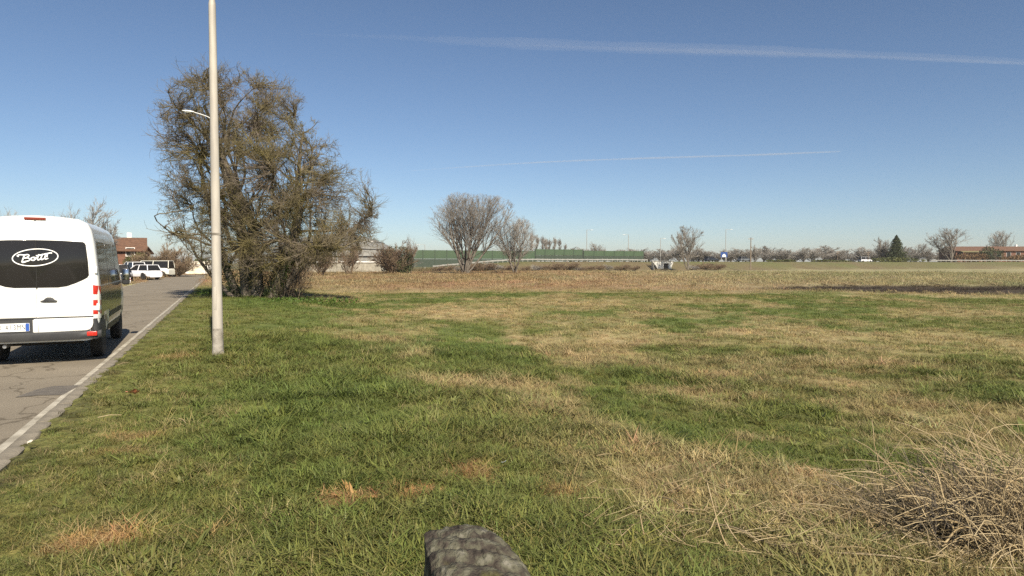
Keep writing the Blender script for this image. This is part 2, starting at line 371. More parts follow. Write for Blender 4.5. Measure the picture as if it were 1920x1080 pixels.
def paint_mat():
    m, t, b = new_mat('worn_white_line'); L = t.links.new; b.inputs['Roughness'].default_value = .8
    g = t.nodes.new('ShaderNodeNewGeometry'); n = t.nodes.new('ShaderNodeTexNoise'); n.inputs['Scale'].default_value = 3.5; n.inputs['Detail'].default_value = 9; L(g.outputs['Position'], n.inputs[0])
    r = t.nodes.new('ShaderNodeValToRGB'); L(n.outputs[0], r.inputs[0]); r.color_ramp.elements[0].position = .36; r.color_ramp.elements[1].position = .62
    r.color_ramp.elements[0].color = (.27, .24, .185, 1); r.color_ramp.elements[1].color = (.46, .42, .34, 1); L(r.outputs[0], b.inputs['Base Color']); return m
M['line'] = paint_mat()
M['patch'] = pmat('darker_asphalt_repair', (.10, .088, .075), (.14, .122, .10), scale=6, rough=.9, bump=.4, bscale=60)
M['kerb'] = pmat('old_concrete_kerb', (.15, .13, .10), (.27, .235, .18), scale=5, rough=.95, bump=.6, bscale=40, contrast=(.3, .7))
def strip(name, s0, s1, d0, d1, z, mat, step=2.0, jit=0):
    ss = np.arange(s0, s1 + .01, step); V = []; r = np.random.default_rng(3)
    for s in ss:
        j = jit * (r.random() - .5)
        for dd in (d0 + (0 if jit == 0 else j), d1):
            x, y = sd(s, dd); V.append((x, y, z))
    i = np.arange(len(ss) - 1) * 2; F = np.stack([i, i + 1, i + 3, i + 2], -1)
    return tag(link(name, np_mesh(name, V, F, mat, False)), kind='structure')
strip('road', -30, 104, -ROADW, -.0, .0, M['road'], 1.0)
strip('edge_line', -30, 96, -.15, -.066, .004, M['line'], 1.0)
strip('far_edge_line', -30, 92, -ROADW + .12, -ROADW + .24, .004, M['line'], 1.0)
def patch_poly(name, uv, z, mat):
    V = [(*gp(u, v, z), z) for u, v in uv]; return tag(link(name, np_mesh(name, V, np.array([range(len(V))]), mat, False)), kind='structure')
patch_poly('road_repair', [(66, 731), (98, 724), (150, 722), (118, 740), (70, 741), (28, 745)], .006, M['patch'])
kr = random.Random(8); kerb_root = tag(empty('kerb'), kind='structure')
kmesh = []
for q in range(5):
    b = MB(); n = 7; rings = []
    for i in range(n):
        yy = -.493 + .986 * i / (n - 1); e = lambda: kr.uniform(-.006, .006)
        rings.append([(-.075, yy, -.12), (-.08 + e(), yy, .020 + e()), (-.065 + e(), yy, .030 + e()), (0, yy, .034 + e()), (.065 + e(), yy, .030 + e()), (.08 + e(), yy, .015 + e()), (.075, yy, -.12)])
    b.loft(rings); kmesh.append(b.mesh('kerb_stone', M['kerb'], True))
for i in range(92):
    s = 0.3 + i * 1.0; x, y = sd(s, .02)
    o = link('kerb_stone', kmesh[kr.randrange(5)], kerb_root); o.location = (x, y, kr.uniform(-.014, .006)); o.rotation_euler = (kr.uniform(-.008, .008), kr.uniform(-.03, .03), ANG + kr.uniform(-.008, .008))

# ------------------------------------------------------------------ grass
def clump_mesh(name, n, rad, h, wd, lean, seed, curl=.6):
    r = np.random.default_rng(seed)
    a = r.uniform(0, 2 * np.pi, n); q = rad * np.sqrt(r.random(n)); B = np.stack([q * np.cos(a), q * np.sin(a), 0 * a - .01], -1)
    hh = h * r.uniform(.45, 1.15, n); az = r.uniform(0, 2 * np.pi, n); ln = lean * r.uniform(.2, 1.2, n)
    D = np.stack([np.cos(az), np.sin(az), 0 * az], -1); S = np.stack([-np.sin(az), np.cos(az), 0 * az], -1)
    V = []; ts = (0, .4, .75, 1)
    for t in ts:
        out = hh * ln * (t + curl * t * t); up = hh * t * (1 - .35 * ln * t * curl)
        ctr = B + D * out[:, None]; ctr[:, 2] += up
        wdt = (wd * r.uniform(.7, 1.2, n) * (1, .9, .6, 0)[ts.index(t)])[:, None]
        if t < 1: V += [ctr - S * wdt, ctr + S * wdt]
        else: V += [ctr]
    V = np.stack(V, 1).reshape(-1, 3); b = np.arange(n) * 7
    Q = np.concatenate([np.stack([b, b + 1, b + 3, b + 2], -1), np.stack([b + 2, b + 3, b + 5, b + 4], -1)]); T = np.stack([b + 4, b + 5, b + 6], -1)
    return np_mesh(name, V, [Q, T], M['blade'])
gcol = bpy.data.collections.new('grass_clump_kinds')
specs = []
for i in range(5): specs.append((44, .11, .060, .0030, 1.2, 100 + i, .7))      # short lawn
for i in range(5): specs.append((38, .10, .105, .0042, 1.1, 200 + i, 1.0))      # lush long
for i in range(5): specs.append((34, .12, .085, .0025, 1.3, 300 + i, .8))       # dry
for i in range(5): specs.append((44, .30, .13, .007, 1.1, 400 + i, .6))
for i in range(5): specs.append((80, 1.0, .17, .013, 1.1, 500 + i, .6))        # rough far tuft
for i in range(3): specs.append((11, .03, .085, .013, 1.7, 600 + i, .5))        # broad rosette        # coarse far tuft
for i, s in enumerate(specs):
    o = bpy.data.objects.new('clump_%02d' % i, clump_mesh('clump_%02d' % i, *s)); gcol.objects.link(o)
def gn_scatter(name, P, rot, scl, kind, col, label, cat):
    me = bpy.data.meshes.new(name); me.vertices.add(len(P)); me.vertices.foreach_set('co', P.astype(np.float32).ravel())
    def A(n, t, d, f): a = me.attributes.new(n, t, 'POINT'); a.data.foreach_set(f, d.ravel())
    A('rot', 'FLOAT_VECTOR', rot.astype(np.float32), 'vector'); A('scl', 'FLOAT', scl.astype(np.float32), 'value'); A('kindi', 'INT', kind.astype(np.int32), 'value')
    A('col', 'FLOAT_COLOR', np.hstack([col, np.ones((len(col), 1))]).astype(np.float32), 'color')
    o = link(name, me); g = bpy.data.node_groups.new(name, 'GeometryNodeTree')
    g.interface.new_socket('Geometry', in_out='INPUT', socket_type='NodeSocketGeometry'); g.interface.new_socket('Geometry', in_out='OUTPUT', socket_type='NodeSocketGeometry')
    N = g.nodes.new; L = g.links.new; i = N('NodeGroupInput'); ou = N('NodeGroupOutput'); ins = N('GeometryNodeInstanceOnPoints'); ci = N('GeometryNodeCollectionInfo')
    ci.inputs[0].default_value = gcol; ci.inputs['Separate Children'].default_value = True; ci.inputs['Reset Children'].default_value = True
    ins.inputs['Pick Instance'].default_value = True
    def NA(n, t): a = N('GeometryNodeInputNamedAttribute'); a.data_type = t; a.inputs[0].default_value = n; return a.outputs[0]
    L(i.outputs[0], ins.inputs['Points']); L(ci.outputs[0], ins.inputs['Instance']); L(NA('kindi', 'INT'), ins.inputs['Instance Index'])
    e2r = N('FunctionNodeEulerToRotation'); L(NA('rot', 'FLOAT_VECTOR'), e2r.inputs[0]); L(e2r.outputs[0], ins.inputs['Rotation'])
    L(NA('scl', 'FLOAT'), ins.inputs['Scale']); L(ins.outputs[0], ou.inputs[0])
    md = o.modifiers.new('scatter', 'NODES'); md.node_group = g
    return tag(o, label, cat, kind='stuff')
def sample(r0, r1, dens, amin=-52, amax=52):
    a0, a1 = R(amin), R(amax); n = int(dens * (r1 ** 2 - r0 ** 2) / 2 * (a1 - a0))
    r = np.sqrt(rng.uniform(r0 ** 2, r1 ** 2, n)); a = rng.uniform(a0, a1, n); return r * np.sin(a), r * np.cos(a)
def drop(x, y, keep): return x[keep], y[keep]
def band(name, r0, r1, dens, sclf, far, label):
    x, y = sample(r0, r1, dens); d = dist(x, y)
    x, y = drop(x, y, ((d > .10 + .14 * rng.random(len(d))) | ((d < -ROADW - .1))) & (y < emb_line(x) + 20)); d = dist(x, y)
    c = ground_col(x, y); sat = c[:, 1] / (c[:, 0] + 1e-6)     # >1 green, <0.85 dry
    dry = np.clip((1.12 - sat) / .42, 0, 1)
    bare = np.clip((c[:, 0] - .24) / .12, 0, 1) * np.clip((.62 - sat) / .12, 0, 1)
    keep = rng.random(len(x)) > .72 * bare
    soil = c.sum(1) < .22; keep &= ~(soil & (rng.random(len(x)) < .25))
    x, y, c, dry, d = x[keep], y[keep], c[keep], dry[keep], d[keep]; n = len(x)
    lushn = fbm(x * .7, y * .7, 71, 3) + .35 * (sat[keep] > 1.45) + .25 * sstep(1.2, 3, d) - .25 * sstep(1.6, .4, d)
    k = np.where(rng.random(n) < sstep(.55, .85, lushn) * .85, 5, 0) + rng.integers(0, 5, n)
    isdry = rng.random(n) < dry * .85; k = np.where(isdry, 10 + rng.integers(0, 5, n), k)
    k = np.where((rng.random(n) < .035) & ~isdry, 25 + rng.integers(0, 3, n), k)
    if far: k = (15 if r1 < 60 else 20) + rng.integers(0, 5, n)
    # each clump has a colour of its own around the ground's colour
    j = rng.normal(1, .20, (n, 1)) * (1 + rng.normal(0, .06, (n, 3))); col = np.clip(c * j * 1.12, .01, .7)
    gm = (~isdry) & (c.sum(1) > .22) & (rng.random(n) < (.5 if r1 < 60 else .12) * (1 - .6 * dry)); col[gm] = col[gm] * .5 + .5 * G_['lush'] * rng.uniform(.8, 1.5, (gm.sum(), 1))
    ds = isdry & (c.sum(1) > .22) & (rng.random(n) < .5); col[ds] = col[ds] * .45 + .55 * G_['straw'] * rng.uniform(.8, 1.35, (ds.sum(), 1))
    rot = np.stack([rng.normal(0, .15, n), rng.normal(0, .15, n), rng.uniform(0, 6.28, n)], -1)
    h = rng.uniform(.6, 1.3, n) * sclf * np.clip(.5 + .9 * fbm(x * .9, y * .9, 81, 3), .6, 1.25) * (1 - .45 * sstep(1.5, .1, np.abs(d)))
    if far: h *= np.clip(.62 + .6 * sstep(44, 75, y), 0, 1.2)
    return gn_scatter(name, np.stack([x, y, height(x, y)], -1), rot, h, k, col, label, 'grass')
band('near_grass', 1.4, 7.5, 260, 1.0, False, 'long green and straw coloured grass nearest the viewer')
band('verge_grass', 7.5, 17, 85, 1.25, False, 'short green grass in the middle of the field and verge')
band('field_grass', 17, 46, 17, 1.0, True, 'patchy green and tan grass across the open field')
band('rough_grass', 46, 150, 1.5, 1.0, True, 'rough tan grass at the far side of the field')

# ------------------------------------------------------------------ woody plants
def unit(a): return a / (np.linalg.norm(a, axis=-1, keepdims=True) + 1e-9)
def lines(r, P0, D0, L, Rd, n, wig, up, tip):
    m = len(P0); P = np.zeros((m, n, 3)); P[:, 0] = P0; d = unit(D0)
    for i in range(1, n):
        d = unit(d + r.normal(0, wig, (m, 3)) + np.array((0, 0, up)))
        P[:, i] = P[:, i - 1] + d * (L / (n - 1))[:, None]
    t = np.linspace(0, 1, n)[None]; return P, Rd[:, None] * (1 - t * (1 - tip))
def interp(P, t):
    m, n, _ = P.shape; f = np.clip(t, 0, .999) * (n - 1); i = f.astype(int); f = (f - i)[..., None]; ar = np.arange(m)[:, None]
    return P[ar, i] * (1 - f) + P[ar, i + 1] * f, unit(P[ar, i + 1] - P[ar, i])
def grow(seed, starts, levels, env=None, r=None, given=None):
    """starts: P0,D0,L,R,n,wig,up,tip; levels: dict(m,t0,t1,ang,asd,len,rad,n,wig,up,tip). Returns polylines for each level."""
    r = r or np.random.default_rng(seed)
    if given is None: P, Q = lines(r, *starts); Ls = starts[2]
    else: P, Q, Ls = given
    out = [(P, Q)]
    for lv in levels:
        m = lv['m']; t = r.uniform(lv['t0'], lv.get('t1', 1), (len(P), m)); p, T = interp(P, t)
        rr = np.take_along_axis(Q, np.clip((t * (P.shape[1] - 1)).astype(int), 0, P.shape[1] - 1), 1)
        per = unit(np.cross(T, r.normal(0, 1, T.shape))); a = r.normal(lv['ang'], lv['asd'], t.shape)[..., None]
        D = unit(T * np.cos(a) + per * np.sin(a) + np.array((0, 0, lv.get('bias', 0))))
        L = Ls[:, None] * lv['len'] * r.uniform(.55, 1.25, t.shape) * (1.2 - lv.get('fall', .5) * t)
        p = p.reshape(-1, 3); D = D.reshape(-1, 3); L = L.ravel(); rr = np.maximum(rr.ravel() * lv['rad'], lv.get('rmin', .003))
        if env is not None:
            for _ in range(4):
                o = ~env(p + D * L[:, None]); L = np.where(o, L * .68, L)
            o = env(p + D * L[:, None] * .8); p, D, L, rr = p[o], D[o], L[o], rr[o]
        P, Q = lines(r, p, D, L, rr, lv['n'], lv['wig'], lv['up'], lv.get('tip', .35)); Ls = L; out.append((P, Q))
    return out
def reach(r, limbs, env, box, n, rad):
    """boughs that leave the nearest limb and bend out to points spread through the whole crown"""
    N = np.concatenate([P[:, 2:].reshape(-1, 3) for P, _ in limbs]); T = np.concatenate([unit(np.gradient(P, axis=1))[:, 2:].reshape(-1, 3) for P, _ in limbs])
    q = r.uniform(box[0], box[1], (n * 6, 3)); q = q[env(q)][:n]; a, b, tt = [], [], []
    for c in np.array_split(q, max(1, len(q) // 200)):
        d = np.linalg.norm(c[:, None] - N[None], axis=2) + .55 * np.clip(N[None, :, 2] - c[:, None, 2] + .3, 0, 9); k = d.argmin(1); a.append(N[k]); tt.append(T[k])
    A = np.concatenate(a); T = np.concatenate(tt); L = np.linalg.norm(q - A, axis=1); ok = (L > .35) & (L < 3.4); A, T, q, L = A[ok], T[ok], q[ok], L[ok]
    t = np.linspace(0, 1, 8)[None, :, None]; c1 = A + T * (L * .38)[:, None] + r.normal(0, .06, A.shape) * L[:, None]; c2 = q - unit(unit(q - A) + np.array((0, 0, .45))) * (L * .3)[:, None] + r.normal(0, .06, A.shape) * L[:, None]
    P = (1 - t) ** 3 * A[:, None] + 3 * (1 - t) ** 2 * t * c1[:, None] + 3 * (1 - t) * t ** 2 * c2[:, None] + t ** 3 * q[:, None]
    P[:, 1:] += r.normal(0, .022, P[:, 1:].shape) * L[:, None, None]
    return P, (rad * (L / 1.5) ** .6)[:, None] * np.linspace(1, .3, 8)[None], L
def wood_mesh(name, polys, ks, mat):
    V, Fs = merge([tubes(P, Q, k) for (P, Q), k in zip(polys, ks)]); return np_mesh(name, V, np.concatenate(Fs), mat)
def leaf_cards(r, P, size, flat=.3):
    n = len(P); N = unit(r.normal(0, 1, (n, 3)) + np.array((0, 0, flat))); U = unit(np.cross(N, r.normal(0, 1, (n, 3)))); W = np.cross(N, U); s = (size * r.uniform(.6, 1.4, n))[:, None]
    V = np.stack([P - U * s * .45, P + W * s * .28 + N * s * .08, P + U * s * .55, P - W * s * .28 + N * s * .08], 1).reshape(-1, 3); b = np.arange(n) * 4
    return V, np.stack([b, b + 1, b + 2, b + 3], -1)
def on_polys(r, P, n):
    i = r.integers(0, len(P), n); t = r.random((n, 1)); return interp(P[i], t)[0][:, 0]
def lumpy(a, b, h, c, seed, amt=.3):
    """rounded crown outline with bumps; a,b half-widths, c centre height, h half-height"""
    r = np.random.default_rng(seed); K = unit(r.normal(0, 1, (14, 3))); A = r.uniform(-amt, amt, 14)
    def f(p):
        q = (p - np.array((0, 0, c))) / np.array((a, b, h)); l = np.linalg.norm(q, axis=-1); u = q / (l[..., None] + 1e-9)
        return l < 1 + (np.clip(u @ K.T, 0, 1) ** 6 * A).sum(-1)
    return f

# --- the big tree by the road
TX, TY = gp(478, 557, .05); tz = hz(TX, TY)
def big_env(p):
    x, y, z = p[..., 0], p[..., 1], p[..., 2]
    rl = np.interp(z, [.8, 1.5, 2.3, 3.2, 5, 7.5, 9.2, 10.4, 11.4, 12], [.9, 1.1, 2.3, 4.2, 4.9, 4.5, 4.3, 3.6, 1.4, 0])
    rr = np.interp(z, [.6, 1.6, 2.8, 4.3, 5.4, 6.8, 8, 9.3, 10.6, 11.5, 12], [2.8, 4.0, 5.9, 6.3, 6.0, 5.0, 3.8, 3.0, 2.5, 1.2, 0])
    a = np.arctan2(y, x); rx = np.where(x > 0, rr, rl); rad = 1 / np.sqrt((np.cos(a) / (rx + .01)) ** 2 + (np.sin(a) / 4.4) ** 2)
    rad = np.where((z < 1.25 + .5 * vnoise(a * 1.5, a * 0, 4)) | (z > 12), 0, rad) * (.80 + .38 * vnoise(a * 2.1 + 5, z * .7, 9))
    return np.hypot(x, y) < rad
big = empty('roadside_tree', (TX, TY, tz), 0, 'huge bare roadside tree with ivy covered trunks and dense olive twigs', 'tree'); big.scale = (.93, .93, .93)
r0 = np.random.default_rng(4)
st_p = np.array([(-.35, .1, -.2), (.25, -.3, -.2), (1.05, -.75, -.2), (-1.05, .4, -.2), (.75, .5, -.2), (-.2, .6, -.2), (-1.0, .0, -.2), (1.2, -.1, -.2)])
st_d = np.array([(-.10, 0, 1), (.10, .02, 1), (.45, -.10, 1), (-.30, -.05, 1), (.30, .2, 1), (-.2, .25, 1), (-.62, -.05, 1), (.85, .1, 1)])
st_L = np.array([10.2, 10.4, 7.8, 9.2, 9.2, 9.2, 4.8, 5.4]); st_R = np.array([.38, .32, .24, .22, .25, .2, .13, .15])
polys = grow(7, (st_p, st_d, st_L, st_R, 12, .09, .04, .2), [
    dict(m=11, t0=.16, ang=.9, asd=.22, len=.52, rad=.5, n=10, wig=.17, up=.07, tip=.25, fall=.6, bias=.15, rmin=.035)], big_env)
rb = np.random.default_rng(17); gv = reach(rb, polys, big_env, np.array(((-5.5, -4.8, .7), (6.8, 4.8, 12.0))), 1900, .026)
polys += grow(8, None, [
    dict(m=8, t0=.18, ang=.7, asd=.3, len=.42, rad=.5, n=5, wig=.24, up=.04, tip=.4, fall=.4, rmin=.0085),
    dict(m=5, t0=.15, ang=.7, asd=.35, len=.55, rad=.6, n=3, wig=.25, up=.04, tip=.5, fall=.3, rmin=.006)], None, rb, gv)
link('trunk', wood_mesh('trunk', polys[:2], (10, 6), M['bark']), big)
link('twigs', wood_mesh('twigs', polys[2:], (4, 3, 3), M['twig']), big)
cp = on_polys(r0, polys[3][0], 95000); keep = (np.hypot(cp[:, 0] - .2, cp[:, 1]) < 3.3 + .8 * r0.normal(0, 1, len(cp))) & (cp[:, 2] < 9.3 + r0.normal(0, .7, len(cp)))
cp = cp[keep]; V, Fq = leaf_cards(r0, cp + r0.normal(0, .05, cp.shape), .054)
link('buds', np_mesh('buds', V, Fq, M['bud'], False), big)
ip = on_polys(r0, polys[0][0][:6], 52000); ip = ip[ip[:, 2] < 1.8 + 5.0 * r0.random(len(ip)) ** 2]; a = r0.uniform(0, 6.28, len(ip)); rr_ = .18 + .32 * r0.random(len(ip)) ** 1.5
ip = ip + np.stack([rr_ * np.cos(a), rr_ * np.sin(a), r0.normal(0, .05, len(ip))], -1); ip = ip[ip[:, 2] > .02]
V, Fq = leaf_cards(r0, ip, .075); link('ivy', np_mesh('ivy', V, Fq, M['ivy'], False), big)
# suckers round the base
ns = 55; sp = np.stack([np.clip(r0.normal(1.5, .6, ns), .3, 2.9), r0.normal(.2, .8, ns), np.full(ns, -.1)], -1)
su = grow(12, (sp, unit(np.stack([r0.normal(0, .35, ns) + .12 * sp[:, 0], r0.normal(0, .35, ns), np.ones(ns)], -1)), r0.uniform(.5, 2.2, ns), r0.uniform(.012, .025, ns), 6, .12, .03, .4), [
    dict(m=9, t0=.2, ang=.7, asd=.3, len=.4, rad=.6, n=4, wig=.2, up=.05, rmin=.007), dict(m=5, t0=.2, ang=.7, asd=.3, len=.5, rad=.6, n=3, wig=.2, up=.05, rmin=.006)])
link('suckers', wood_mesh('suckers', su, (4, 3, 3), M['sucker']), big)

# --- generic bare trees (meshes shared between alike trees)
def bare_tree_mesh(seed, H, a, c, hh, stems, mat, twr=.018, m=(12, 9, 7), stem_l=.62, spread=.3, t0=.25, up=.06, rad0=.028, ang=.75):
    r = np.random.default_rng(seed); env = lumpy(a, a, hh, c, seed)
    D = np.stack([r.normal(0, spread, stems), r.normal(0, spread, stems), np.ones(stems)], -1); P0 = np.stack([r.normal(0, .012 * H * (stems > 1), stems), r.normal(0, .012 * H * (stems > 1), stems), 0 * np.ones(stems) - .2], -1)
    pl = grow(seed, (P0, D, np.full(stems, H * stem_l) * r.uniform(.85, 1.1, stems), np.full(stems, H * rad0) / (1 if stems == 1 else 1.5), 9, .06, .04, .3), [
        dict(m=m[0], t0=t0, ang=ang, asd=.2, len=.62, rad=.55, n=7, wig=.10, up=up, tip=.3, fall=.6, bias=.25, rmin=twr * 1.6),
        dict(m=m[1], t0=.2, ang=.55, asd=.22, len=.45, rad=.6, n=5, wig=.14, up=up, tip=.4, fall=.5, bias=.1, rmin=twr),
        dict(m=m[2], t0=.15, ang=.55, asd=.25, len=.55, rad=.7, n=3, wig=.15, up=.03, tip=.5, fall=.3, rmin=twr * .7)], env)
    return wood_mesh('trunk', pl[:2], (7, 5), M['far_bark'] if mat != M['twig_red'] else mat), wood_mesh('crown', pl[2:], (3, 3), mat)
def put_tree(name, meshes, loc, scale, rz, label, cat='tree', group=None):
    e = empty(name, loc, rz, label, cat, group); e.scale = scale if hasattr(scale, '__len__') else (scale,) * 3
    link('trunk', meshes[0], e); link('crown', meshes[1], e); return e
def tree_at(name, meshes, Hm, u, vtop, Y, label, rz=0, sx=1.0, zb=None, cat='tree', group=None):
    """base on the ground at distance Y, top where the photograph has it"""
    x, y, zt = at(u, vtop, Y); z = hz(x, y) if zb is None else zb; k = (zt - z) / max(v.co.z for v in meshes[1].vertices); sx = sx * (zt - z) / Hm / k
    return put_tree(name, meshes, (x, y, z), (k * sx, k * sx, k), rz, label, cat, group)
TA = bare_tree_mesh(34, 14, 6.9, 8.3, 6.2, 11, M['twig_grey'], .016, (12, 8, 5), .88, .30, .2, .05, .015, .5)
TB = bare_tree_mesh(22, 10.5, 3.4, 6.4, 4.4, 5, M['twig_grey'], .018, (15, 8, 6), .85, .16, .22, .06, .016, .6)
TCm = bare_tree_mesh(23, 9, 3.6, 5.0, 4.3, 6, M['twig_grey'], .028, (10, 6, 5), .78, .26, .15, .05, .016, .7)
TD = bare_tree_mesh(24, 8, 4.3, 4.6, 3.6, 4, M['twig_pale'], .02, (13, 9, 7), .6, .35, .15, .05, .022, .8)
TE = bare_tree_mesh(25, 11, 5.9, 6.4, 4.9, 6, M['twig_grey'], .036, (10, 7, 4), .75, .34, .25, .05, .016, .7)
TF = bare_tree_mesh(26, 5, 3.0, 2.6, 2.6, 14, M['twig_red'], .024, (8, 6, 4), .7, .55, .08, .03, .012, .7)
TG = bare_tree_mesh(27, 5, 2.8, 2.7, 2.6, 12, M['twig_grey'], .026, (8, 6, 4), .7, .5, .08, .04, .012, .7)
TG2 = bare_tree_mesh(29, 5, 2.5, 2.6, 2.7, 9, M['twig_grey'], .03, (8, 6, 5), .8, .4, .08, .05, .012, .6)
TP = bare_tree_mesh(28, 14, 1.7, 7.2, 7.4, 1, M['twig_grey'], .05, (34, 7, 5), .93, .02, .06, .12, .018, .45)
tree_at('bare_tree', TA, 14.4, 870, 358, 112, 'tall grey bare tree with a wide fan shaped crown at the field edge', .4, 1.35)
tree_at('bare_tree', TB, 10.8, 964, 399, 116, 'narrower bare tree just right of the tall fan shaped tree', 1.1, 1.25)
tree_at('bare_tree', TCm, 9.2, 1292, 421, 160, 'rounded bare tree right of the white underpass wall', .3, 1.0)
tree_at('bare_tree', TD, 8, 160, 366, 68, 'pale bare tree rising behind the roof of the white van', .5, 1.05)
tree_at('bare_tree', TD, 8, 2, 384, 72, 'pale bare tree at the left edge behind the white van', 2.1, .9)
tree_at('bare_tree', TD, 8, 770, 437, 118, 'small dark bare tree standing in the evergreen bush by the dome', 3.0, .55)
tree_at('bare_tree', TE, 11.3, 1785, 424, 236, 'large round bare tree left of the red brick farmhouse', .2, 1.3)
tree_at('bare_tree', TG, 5, 1655, 442, 236, 'pale bare shrub tree left of the dark conifer', .7, .85)
tree_at('bare_tree', TE, 11.3, 1880, 430, 300, 'bare tree rising behind the roof of the brick farmhouse', 1.7, 1.0)
tree_at('bare_tree', TE, 11.3, 1730, 455, 262, 'low bare tree between the conifer and the large round tree', 2.9, 1.1)
tree_at('bare_tree', TG, 5, 1120, 452, 205, 'small bare tree behind the low end of the green barrier', .2, .95)
tree_at('bare_tree', TG, 5, 1415, 458, 225, 'spreading bare tree beside the wooden utility pole', 1.4, .95)
for i, (u, vt) in enumerate([(1001, 436), (1007, 440), (1014, 441), (1021, 445), (1027, 446), (1033, 447), (1039, 443), (1046, 446), (1060, 456)]):
    tree_at('poplar_tree', TP, 14.2, u, vt, 330 + 7 * (i % 3), ['tallest poplar at the left end of the row', 'second poplar from the left in the row', 'third poplar from the left in the row', 'fourth poplar from the left in the row', 'fifth poplar from the left in the row', 'sixth poplar from the left in the row', 'seventh poplar from the left in the row', 'eighth poplar from the left in the row', 'short separate poplar at the right end of the row'][i] + ' behind the green barrier', i * 1.3, 1.2, None, 'tree', 'poplars behind the green barrier')
fr = random.Random(3)
for i, u in enumerate([1070, 1085, 1100, 1135, 1150, 1160, 1185, 1172, 1195, 1210, 1218, 1236, 1252, 1330, 1345, 1372, 1385, 1432, 1445, 1474, 1490, 1508, 1526, 1545, 1562, 1582, 1600, 1618, 1640, 1275, 1300, 1318, 1360, 1400, 1460, 1575, 1655, 1700, 1718, 1740, 1760, 1790, 1310, 1610]):
    tree_at('far_tree', (TG, TG2)[i % 2], 5, u, fr.uniform(459, 472), fr.uniform(290, 380), 'low bare tree in the hazy tree line beyond the highway', fr.uniform(0, 6), fr.uniform(1.7, 2.6), None, 'tree', 'far tree line beyond the highway')
def emb_pt(u, off, lim=400):
    """point that lies off metres beyond the foot of the embankment along the sight line of column u"""
    k = (u - 960) / FPX; Yt = (147 + off) / (1 - .5 * k)
    if k * Yt > 130: Yt = (212 - 15.6 + off) / (1 - .12 * k)
    return k * Yt, Yt
for i, u in enumerate([822, 838, 856, 880, 905, 925, 950, 985, 1008, 1035, 1062, 1085, 1100, 1118, 1140, 1165, 1188, 1300, 1318, 1342]):
    x, y = emb_pt(u, fr.uniform(-2.5, 1.5)); h = fr.uniform(1.3, 2.6); wd = fr.uniform(1.4, 2.6)
    put_tree('bramble_bush', (TF, TF, TG)[i % 3], (x, y, hz(x, y)), (h * wd / 5, h * .8 / 2.5, h / 5), 0, 'low brown bramble bush at the foot of the embankment', 'bush', 'brown brambles along the embankment')
for i, (u, vt, Yd, lab) in enumerate([(300, 452, 84, 'reddish bare shrub beyond the parked cars, tallest of three'), (330, 470, 82, 'reddish bare shrub nearest the low white outbuilding'), (275, 470, 92, 'reddish bare shrub nearest the brick houses')]):
    tree_at('red_shrub', TF, 5.1, u, vt, Yd, lab, i * 2.0, 1.5, None, 'bush')
for i, (u, vt, Yd, lab) in enumerate([(655, 440, 112, 'thin brown bare shrub in front of the grey dome'), (600, 455, 100, 'brown bare thicket right of the big tree trunk'), (560, 470, 60, 'brown bare shrub close behind the big tree'), (738, 448, 115, 'brown bare twigs rising out of the evergreen bush by the dome')]):
    tree_at('thicket', TF, 5.1, u, vt, Yd, lab, i * 1.7, (.6, .9, .8, 1.25)[i], None, 'bush')
# evergreen bushes, hedges, conifer
def leafy_bush(name, u, v0, vt, Y, wpx, n, size, mat, label, seed, cat='bush', dep=.8, boxy=False):
    r = np.random.default_rng(seed); x, y, zt = at(u, vt, Y); z = hz(x, y); h = zt - z; a = wpx / 2 * Y / FPX
    e = empty(name, (x, y, z), 0, label, cat); env = lumpy(a, a * dep, h * .56, h * .46, seed, .7)
    q = unit(r.normal(0, 1, (n * 3, 3))) * (r.random((n * 3, 1)) ** .33) * 1.3 * np.array((a, a * dep, h * .6)) + np.array((0, 0, h * .48))
    if boxy: q = r.uniform(-1, 1, (n * 2, 3)) * np.array((a, a * dep, h / 2)) + np.array((0, 0, h / 2))
    q = q[(boxy | env(q)) & (q[:, 2] > .02)][:n]; V, Fq = leaf_cards(r, q, size); link('crown', np_mesh('crown', V, Fq, mat, False), e)
    s = 6; st = grow(seed, (np.stack([r.normal(0, a * .2, s), r.normal(0, a * .2, s), np.full(s, -.1)], -1), np.stack([r.normal(0, .4, s), r.normal(0, .4, s), np.ones(s)], -1), np.full(s, h * .8), np.full(s, .05 * h ** .5), 6, .12, .03, .3), [dict(m=8, t0=.2, ang=.7, asd=.3, len=.5, rad=.5, n=4, wig=.2, up=.03, rmin=.015)])
    tag(link('stems', wood_mesh('stems', st, (5, 3), M['bark']), e), kind='stuff'); return e
leafy_bush('evergreen_bush', 745, 512, 470, 116, 50, 5200, .24, M['evergreen'], 'dark evergreen bush at the right end of the grey dome', 61)
leafy_bush('hedge', 258, 512, 479, 90, 62, 3000, .25, M['hedge'], 'dull green hedge behind the parked white cars', 62, 'hedge')
leafy_bush('hedge', 372, 512, 484, 118, 60, 2600, .3, M['hedge'], 'green hedge behind the low white outbuilding', 63, 'hedge')
for i, (u, vt, wd, lab) in enumerate([(1862, 465, 40, 'brown leafed hedge in the middle of the farmhouse front'), (1822, 476, 50, 'low brown leafed hedge below the farmhouse windows'), (1905, 478, 46, 'brown leafed hedge at the right end of the farmhouse')]):
    leafy_bush('hedge', u, 490, vt, 246, wd, 1600, .5, (M['evergreen'], M['brownleaf'], M['brownleaf'])[i], lab, 70 + i, 'hedge')
for i, (u, vt, wd, lab) in enumerate([(1680, 484, 90, 'low dark hedge along the embankment below the conifer'), (1560, 487, 70, 'low dark hedge along the embankment left of the conifer'), (1468, 486, 50, 'low dark hedge right of the wooden utility pole')]):
    leafy_bush('hedge', u, 492, vt, 222, wd, 900, .5, M['hedge'], lab, 80 + i, 'hedge', .3)
